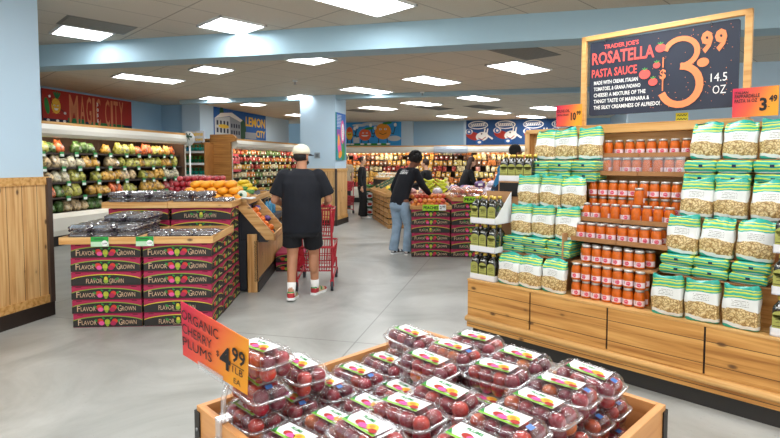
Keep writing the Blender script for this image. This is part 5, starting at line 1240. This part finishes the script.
o = remesh(b, 'body', t, .009, 3)
b = MB(); loft(b, [((0, -.025, .84), .172, .135), ((0, -.01, .89), .176, .142), ((0, .01, .98), .175, .14), ((0, .08, 1.14), .175, .135), ((0, .16, 1.30), .195, .13), ((0, .215, 1.41), .18, .11), ((0, .24, 1.455), .10, .085), ((0, .25, 1.475), .07, .065)], M_navy)
sleeve(b, [lsh, lel, lel.lerp(lwr, .92)], [.072, .060, .045], M_navy); sleeve(b, [rsh, rel, rel.lerp(rwr, .92)], [.072, .060, .045], M_navy)
sw = remesh(b, 'sweater', t, .011, 4, .006)
b = MB(); loft(b, [((0, -.025, .80), .162, .125), ((0, -.02, .88), .16, .122), ((0, -.01, .93), .155, .118)], M_jean)
b.ell((0, -.04, .84), (.16, .13, .11), M_jean)
sleeve(b, [V((-.088, -.01, .86)), lk, la + V((0, 0, -.03))], [.105, .082, .078], M_jean); sleeve(b, [V((.088, 0, .86)), rk, ra + V((0, 0, -.03))], [.105, .082, .078], M_jean)
remesh(b, 'jeans', t, .010, 3, .008)
for an in (la, ra):
    b = MB(); heel = V((an.x, an.y, .012)); Ms = shoe(b, heel, 0, 0, mat('sneaker_dark', '3a3a40', .6), .28); o = remesh(b, 'shoe', t, .007, 2); o.data.materials.append(M_white)
    for p in o.data.polygons:
        q = p.center - heel
        if abs(math.sin(q.y * 40)) > .75 and q.z > .03: p.material_index = 1
    c = MB(); sole(c, heel + V((0, 0, -.012)), Ms, M_white, .28); c.build('sole', o)
b = MB(); r = random.Random(1)
for i in range(150):
    z = r.uniform(-.3, 1); a_ = r.uniform(0, 6.28); s_ = math.sqrt(1 - z * z); x, y = s_ * math.cos(a_), s_ * math.sin(a_)
    if y > .35 and z < .62: continue
    b.ell(P(x * .118, y * .122 - .02, z * .118 + .045), (.02, .02, .02), M_hairb, 7, 5)
b.ell(P(0, -.02, .045), (.108, .112, .110), M_hairb, 14, 10, M=Mh, fn=lambda v: V((v.x, min(v.y, .07), v.z))); b.build('hair', t)
# white print across the upper back
b = MB(); n_ = V((0, -.83, .55)).normalized(); p = Paint(b, V((0, .19, 1.34)) + n_ * .16, (1, 0, 0), n_.cross(V((1, 0, 0))))
p.text("TRADER JOE'S", -.10, .03, .026, M_white, 0, w=.20, bold=.03); p.text('CREW', -.115, -.045, .055, M_white, 0, w=.23, bold=.04)
o = b.build('back_print', sw); w_ = o.modifiers.new('wrap', 'SHRINKWRAP'); w_.target = sw; w_.wrap_method = 'NEAREST_SURFACEPOINT'; w_.offset = .003; w_.wrap_mode = 'OUTSIDE_SURFACE'

# --- generic standing figures farther away
def figure(label, loc, rz, skin, top, bottom, hairm, hair='short', h=1.0, lean=0., arms='down', feet=None, extra=None):
    t = person(label, loc, rz); t.scale = (h, h, h)
    b = MB(); la, ra = V((-.09, -.03, .09)), V((.09, .06, .09)); lk, rk = V((-.09, .02, .49)), V((.09, .05, .49))
    tp = lambda z: V((0, lean * max(0, (z - .95)), z))
    limb(b, [V((-.085, 0, .88)), lk, la], [.095, .055, .038], skin, 10); limb(b, [V((.085, 0, .88)), rk, ra], [.095, .055, .038], skin, 10)
    for an in (la, ra): limb(b, [an, an + V((0, .13, -.055))], [.036, .03], skin, 8)
    loft(b, [(tp(.84), .15, .11), (tp(.98), .15, .105), (tp(1.12), .13, .095), (tp(1.28), .155, .1), (tp(1.38), .16, .085), (tp(1.43), .08, .06)], skin, 14)
    b.cap(tp(1.40), tp(1.50), .05, .048, skin, 10); P, Mh = head(b, tp(1.60) + V((0, .02, 0)), (0, 1, -lean * .6), (0, lean * .5, 1), skin, .95)
    J = []
    for s in (-1, 1):
        sh = tp(1.36) + V((s * .165, 0, 0)); el = tp(1.10) + V((s * .22, -.02, 0)) if arms == 'down' else sh + V((s * .05, .1, -.25)); wr = el + (V((s * -.01, .06, -.23)) if arms == 'down' else V((-s * .06, .22, -.04)))
        limb(b, [sh, el, wr], [.05, .038, .025], skin, 10); hand(b, wr, (0, .2, -1) if arms == 'down' else (-s * .3, 1, -.1), (-s, 0, 0) if arms == 'down' else (0, 0, -1), skin, s, .5, .95); J.append((sh, el, wr))
    o = remesh(b, 'body', t, .012, 2)
    b = MB(); loft(b, [(tp(.84), .168, .13), (tp(.98), .165, .125), (tp(1.12), .15, .115), (tp(1.28), .175, .12), (tp(1.38), .175, .1), (tp(1.44), .085, .075)], top, 14)
    for sh, el, wr in J: sleeve(b, [sh, el, el.lerp(wr, .9)] if extra != 'short' else [sh, sh.lerp(el, .7)], [.066, .056, .045] if extra != 'short' else [.075, .07], top, 12)
    remesh(b, 'shirt', t, .014, 3, .004)
    b = MB(); loft(b, [((0, 0, .80), .165, .125), (tp(.97), .155, .12)], bottom, 14); w = .088 if extra != 'wide' else .11
    for a_, k_, h_ in ((la, lk, -.085), (ra, rk, .085)): sleeve(b, [V((h_, 0, .86)), k_, a_ + V((0, 0, -.03))], [.1, w, w], bottom, 12)
    remesh(b, 'trousers', t, .014, 3, .004)
    for an in (la, ra): b = MB(); shoe(b, V((an.x, an.y, 0)), 0, 0, feet or M_white, .26); remesh(b, 'shoe', t, .010, 2)
    b = MB(); b.ell(P(0, -.022, .035), (.082, .092, .088), hairm, 14, 10, M=Mh, fn=lambda v: V((v.x, min(v.y, .055), v.z)))
    if hair == 'bun': b.ell(P(0, -.12, .06), (.035, .035, .035), hairm)
    if hair == 'long': loft(b, [(P(0, -.05, .05), .08, .06), (P(0, -.06, -.06), .085, .055), (P(0, -.07, -.2), .09, .045), (P(0, -.07, -.3), .06, .03)], hairm)
    b.build('hair', t)
    b = MB()
    for d in (-1, 1): b.ell(P(d * .03, .083, .006), (.012, .006, .007), M_eye, 8, 6, M=Mh); b.ell(P(d * .03, .088, .006), (.005, .004, .005), M_eyed, 6, 5, M=Mh)
    b.ell(P(0, .09, -.056), (.02, .006, .006), M_lips, 8, 5, M=Mh); b.build('face_features', t)
    return t
figure('woman in a black top and wide black trousers with white shoes, standing in the aisle', (-.78, 14.5, 0), R(-100), M_skinl, M_blk, M_blk, M_hairbr, 'bun', 1.0, extra='wide')
figure('man in a beige shirt with grey hair, far off beside the blue column', (-1.42, 16.6, 0), R(20), M_skinl, M_beige, mat('dark_trousers', '2b2b30', .8), mat('grey_hair', '6b6058', .7), 'short', 1.05, extra='short')
figure('person with long dark hair bending over the produce behind the peaches', (1.62, 11.75, 0), R(-80), M_skinl, M_blk, M_blk, M_hairbr, 'long', .98, .35, 'fwd')
figure('brown haired person in black behind the man in the dark sweater', (.88, 12.0, 0), R(60), M_skinl, M_blk, M_blk, M_hairbr, 'short', .96, .1, 'fwd')
t = figure('person in a blue shirt and dark apron with black hair, behind the oil bottles', (1.56, 7.62, 0), R(-75), M_skin2, M_bluesh, M_blk, M_hairb, 'short', 1.06, .42, 'fwd', extra='short')
b = MB(); loft(b, [((0, .02, .45), .2, .16), ((0, .02, .8), .19, .155), ((0, .05, 1.0), .185, .15), ((0, .13, 1.2), .182, .138)], mat('navy_apron', '1b2236', .8), 16); remesh(b, 'apron', t, .014, 3, .004)
# red baskets cart by the far man
t = thing('shopping_cart', 'far red two-tier cart beside the man in the beige shirt', 'shopping cart', (-1.28, 15.7, 0), R(30))
basket('upper_basket', -.22, .22, .06, .50, .70, .97, parent=t); basket('lower_basket', -.24, .24, .02, .7, .26, .52, parent=t)
a = MB()
for s in (-1, 1): a.tube([(s * .2, .02, .1), (s * .2, .03, .5), (s * .19, -.02, 1.0)], .014, M_cart, 6); a.tube([(s * .2, .02, .12), (s * .2, .66, .14)], .013, M_cart, 6)
a.build('frame', t)
for x in (-.2, .2):
    for y in (.03, .66): a = MB(); a.cyl((x - .014, y, .055), (x + .014, y, .055), .055, .055, M_wheel, 12); a.build('wheel', t)
# ------------------------------------------------------------------ plum bin in the foreground
FP_ = Frame(44, (-.6, 1.575))     # local x runs from the left corner to the back corner; y<0 towards the camera side
BW, BD = 1.05, 1.01
t = thing('plum_bin', 'wooden display bin with black corner irons, piled with plum packs', 'display bin', FP_(0, 0, 0), FP_.a)
a = MB(); th = .022
a.bx(0, BW, -th, 0, .1, .80, W_crate); a.build('side_board', t, bevel=.002)
a = MB(); a.bx(0, BW, -BD, -BD + th, .1, .80, W_crate); a.build('side_board', t, bevel=.002)
a = MB(); a.bx(0, th, -BD + th, -th, .1, .80, W_crate_y); a.build('side_board', t, bevel=.002)
a = MB(); a.bx(BW - th, BW, -BD + th, -th, .1, .80, W_crate_y); a.build('side_board', t, bevel=.002)
a = MB(); a.bx(th, BW - th, -BD + th, -th, .60, .63, W_crate); a.build('inner_floor', t)
for x in (0, BW):
    for y in (0, -BD):
        a = MB(); sx = -1 if x == 0 else 1; sy = 1 if y == 0 else -1
        a.bx(x, x - sx * .028, y + sy * .001, y + sy * .005, 0, .785, M_black); a.bx(x + sx * .001, x + sx * .005, y + sy * .005, y - sy * .028, 0, .785, M_black)
        for z in (.2, .5, .73): a.cyl((x + sx * .004, y - sy * .014, z), (x + sx * .008, y - sy * .014, z), .006, .006, M_steel, 8)
        a.build('corner_iron', t)
# plum clamshells
def plum_mat():
    m = bpy.data.materials.new('plum_skin'); m.use_nodes = True; nt = m.node_tree; b = nt.nodes['Principled BSDF']
    oi = N(nt, 'ShaderNodeObjectInfo'); tc = N(nt, 'ShaderNodeTexCoord'); n = N(nt, 'ShaderNodeTexNoise'); n.inputs['Scale'].default_value = 22; nt.links.new(tc.outputs['Object'], n.inputs['Vector'])
    c1 = ramp(nt, oi.outputs['Random'], [(0, '640c2a'), (.35, '8a1029'), (.62, 'a81628'), (.85, 'c4321c'), (1, 'dc7428')])
    c2 = mixc(nt, .55, c1, '4a1024'); f = ramp(nt, n.outputs[0], [(.4, '000000'), (.65, 'ffffff')])
    nt.links.new(mixc(nt, f, c1, c2), b.inputs['Base Color']); b.inputs['Roughness'].default_value = .3; b.inputs['Coat Weight'].default_value = .3; return m
M_plum = plum_mat()
M_clam = clear('clamshell_plastic', gloss=.06, haze=.02, fac=.26); M_clamr = clear('clamshell_rim_plastic', gloss=.3, haze=.16)
CL, CW = .215, .142
def sring(w, d, z, e=.38, n=36, rib=0., rn=10):
    return [Vector(((w/2 + rib * math.sin(rn * q)) * math.copysign(abs(math.cos(q)) ** e, math.cos(q)), (d/2 + rib * math.sin(rn * q)) * math.copysign(abs(math.sin(q)) ** e, math.sin(q)), z)) for q in [2 * math.pi * (j + .5) / n for j in range(n)]]
def clamshell(var):
    t = thing('plum_clamshell', 'x', 'plum pack'); r = random.Random(var)
    a = MB(); a.rings([sring(CL * .80, CW * .74, .0), sring(CL * .84, CW * .80, .004, rib=.0015), sring(CL * .92, CW * .90, .05, rib=.002)], M_clam, False, True); a.poly(sring(CL * .80, CW * .74, .0)[::-1], M_clam)
    a.build('tray', t)
    a = MB(); a.rings([sring(CL * .92, CW * .90, .049), sring(CL, CW, .050), sring(CL * 1.01, CW * 1.01, .053), sring(CL, CW, .056), sring(CL * .93, CW * .91, .057)], M_clamr, False, True); a.build('rim', t)
    a = MB(); a.rings([sring(CL * .93, CW * .91, .057), sring(CL * .90, CW * .86, .070, rib=.002), sring(CL * .84, CW * .76, .082, rib=.0025), sring(CL * .74, CW * .64, .088, rib=.0015), sring(CL * .70, CW * .60, .087)], M_clam, False, True); a.poly(sring(CL * .70, CW * .60, .087), M_clam)
    for s in (-1, 1):
        for i in range(4): a.ell((-.06 + i * .04, s * .052, .078), (.014, .008, .009), M_clam, 8, 6)
        a.ell((s * .088, 0, .077), (.008, .02, .009), M_clam, 8, 6)
    a.build('lid', t)
    a = MB(); p = Paint(a, (-.062, -.034, .0892), (1, 0, 0), (0, 1, 0)); p.rect(0, 0, .124, .066, M_white, 0)
    p.poly([(0, 0), (.02, 0), (.0, .03)], PR['leaf'], 1); p.rect(0, 0, .124, .008, mat('label_lime', '8cc63a', .4), 1)
    p.text('PLUMS', .03, .045, .012, PR['leaf'], 1, w=.045, bold=.03); p.ell(.05, .022, .016, .011, PR['red'], 2); p.ell(.068, .016, .016, .010, PR['pink'], 3); p.ell(.092, .026, .019, .014, PR['yellow'], 3); p.ell(.092, .026, .009, .007, PR['orange'], 4); p.ell(.108, .012, .013, .009, PR['red'], 4)
    lb = a.build('label', t)
    if var == 1: a = MB(); a.poly([V((.072, -.018, .0895)), V((.09, -.022, .0865)), V((.09, .0, .0865)), V((.072, .004, .0895))], mat('blue_sticker', '3f6fb0', .4)); a.build('sticker', t)
    rp = .0258
    for k in range(2):
        for i in range(4):
            for j in range(2):
                if k == 1 and False: continue
                a = MB(); q = V((-.068 + i * .0455 + r.uniform(-.003, .003), -.026 + j * .052 + r.uniform(-.002, .002), .026 + k * .032)) + (V((.0, 0, 0)) if k == 0 else V((.002, 0, 0)))
                rr = rp * (1 if k == 0 else .93) * r.uniform(.93, 1.02); a.ell(V((0, 0, 0)), (rr, rr, rr * .96), M_plum, 14, 9, fn=lambda v: v * (1 - .1 * max(0, v.z / rr) ** 6)); o = a.build('plum', t); o.location = q
    return t
QP = [Pool(clamshell(i)) for i in range(3)]
rq = random.Random(21)
def clam(x, y, z, yaw=0, lb='', tilt=(0, 0)):
    q = FP_(x, y, z); rq.choice(QP).put(q, None, lb, 'plum packs in the bin', rot=(tilt[0], tilt[1], FP_.a - math.pi / 2 + yaw))
# local y from -BD (camera side) to 0; long side of each pack along local y
ROW = ['leftmost', 'second', 'third', 'fourth', 'fifth', 'sixth', 'rightmost']
def layer(z, xs, ys, word, skip=(), jit=.012, tl=.05):
    for i, x in enumerate(xs):
        for j, y in enumerate(ys):
            if (i, j) in skip: continue
            clam(x + rq.uniform(-jit, jit) * .6, y + rq.uniform(-jit, jit), z + rq.uniform(-.002, .003), rq.uniform(-.08, .08), 'plum pack, %s along the bin, %s row from the back rim, %s' % (ORD[i], ORD[j], word), (rq.uniform(-tl, tl), rq.uniform(-tl, tl)))
xs = [.105 + i * .14 for i in range(7)]; ys = [-.15, -.375, -.60, -.83]
layer(.632, xs, ys, 'bottom layer', jit=.002, tl=.0)
layer(.724, xs, ys, 'middle layer', jit=.006, tl=.03)
for (x, y) in ((.12, -.165), (.28, -.15), (.76, -.19), (.61, -.41), (.755, -.405), (.90, -.40), (.17, -.61), (.32, -.60), (.47, -.605), (.715, -.62), (.865, -.61), (.16, -.84), (.31, -.83), (.455, -.825), (.60, -.83), (.745, -.82), (.89, -.83)):
    wx_ = ORD[int((x - .05) / .145)]; wy_ = ORD[int((-y - .05) / .22)]
    clam(x, y, .818, rq.uniform(-.08, .08), 'plum pack, %s along the bin, %s row from the back rim, top layer' % (wx_, wy_), (rq.uniform(-.07, .07), rq.uniform(-.08, .08)))
clam(.13, -.16, .91, .12, 'topmost plum pack, stacked directly behind the orange price card')
# price sign in clear clip
t = thing('price_card', 'red to orange ORGANIC CHERRY PLUMS 4.99 card clipped to the plum bin', 'price card'); k = 1.4
t.matrix_world = Matrix.Translation((-.504, 1.4616, 1.0208)) @ Matrix.Rotation(-.531, 4, 'Z') @ Matrix.Rotation(.287, 4, 'X') @ Matrix.Rotation(.325, 4, 'Y')
W, H = .2576, .2058
a = MB(); a.bx(-W/2, W/2, 0, .002, -H/2, H/2, M_card); a.build('paper', t)
a = MB(); p = Paint(a, (-W/2, -.001, -H/2), (1, 0, 0), (0, 0, 1))
for s_, y in (('ORGANIC', .72), ('CHERRY', .47), ('PLUMS', .22)): p.text(s_, .02 * W, y * H, .17 * H, M_ink, 2, w=(.56 if y > .7 else .46) * W, bold=.0)
p.text('4', .60 * W, .26 * H, .42 * H, M_ink, 2, w=.16 * W, bold=.02); p.text('99', .78 * W, .50 * H, .26 * H, M_ink, 2, w=.19 * W, bold=.02); p.text('$', .55 * W, .42 * H, .1 * H, M_ink, 2, w=.04 * W, bold=.01)
p.text('1LB', .79 * W, .29 * H, .12 * H, M_ink, 2, w=.15 * W); p.line([(.78 * W, .44 * H), (.96 * W, .44 * H)], .003, M_ink, 2); p.text('EA', .81 * W, .10 * H, .10 * H, M_ink, 2, w=.1 * W)
a.build('lettering', t)
a = MB(); a.bx(-.06, .04, -.006, -.003, -H/2 - .01, -H/2 + .02, M_clamr); a.bx(-.06, .04, .003, .006, -H/2 - .01, -H/2 + .02, M_clamr); a.build('clear_channel', t)
t = thing('card_clip', 'clear plastic clip gripping the rim of the plum bin under the orange card', 'clip', FP_(.011, -.16, .0), FP_.a)
a = MB(); a.tube([(0, 0, .80), (.0, 0, .87), (.012, .0, .905)], .008, M_clamr, 8); a.build('stalk', t)
a = MB(); a.box((-.016, 0, .785), (.006, .03, .06), M_clamr); a.box((.018, 0, .785), (.006, .03, .06), M_clamr); a.box((0, 0, .812), (.04, .03, .008), M_clamr); a.ell((-.022, 0, .755), (.007, .014, .01), M_clamr); a.build('jaw', t)

# ------------------------------------------------------------------ tidy: drop unused prototypes
for o in [o for o in bpy.data.objects if o.get('label') == 'x']:
    for c in list(o.children): bpy.data.objects.remove(c)
    bpy.data.objects.remove(o)
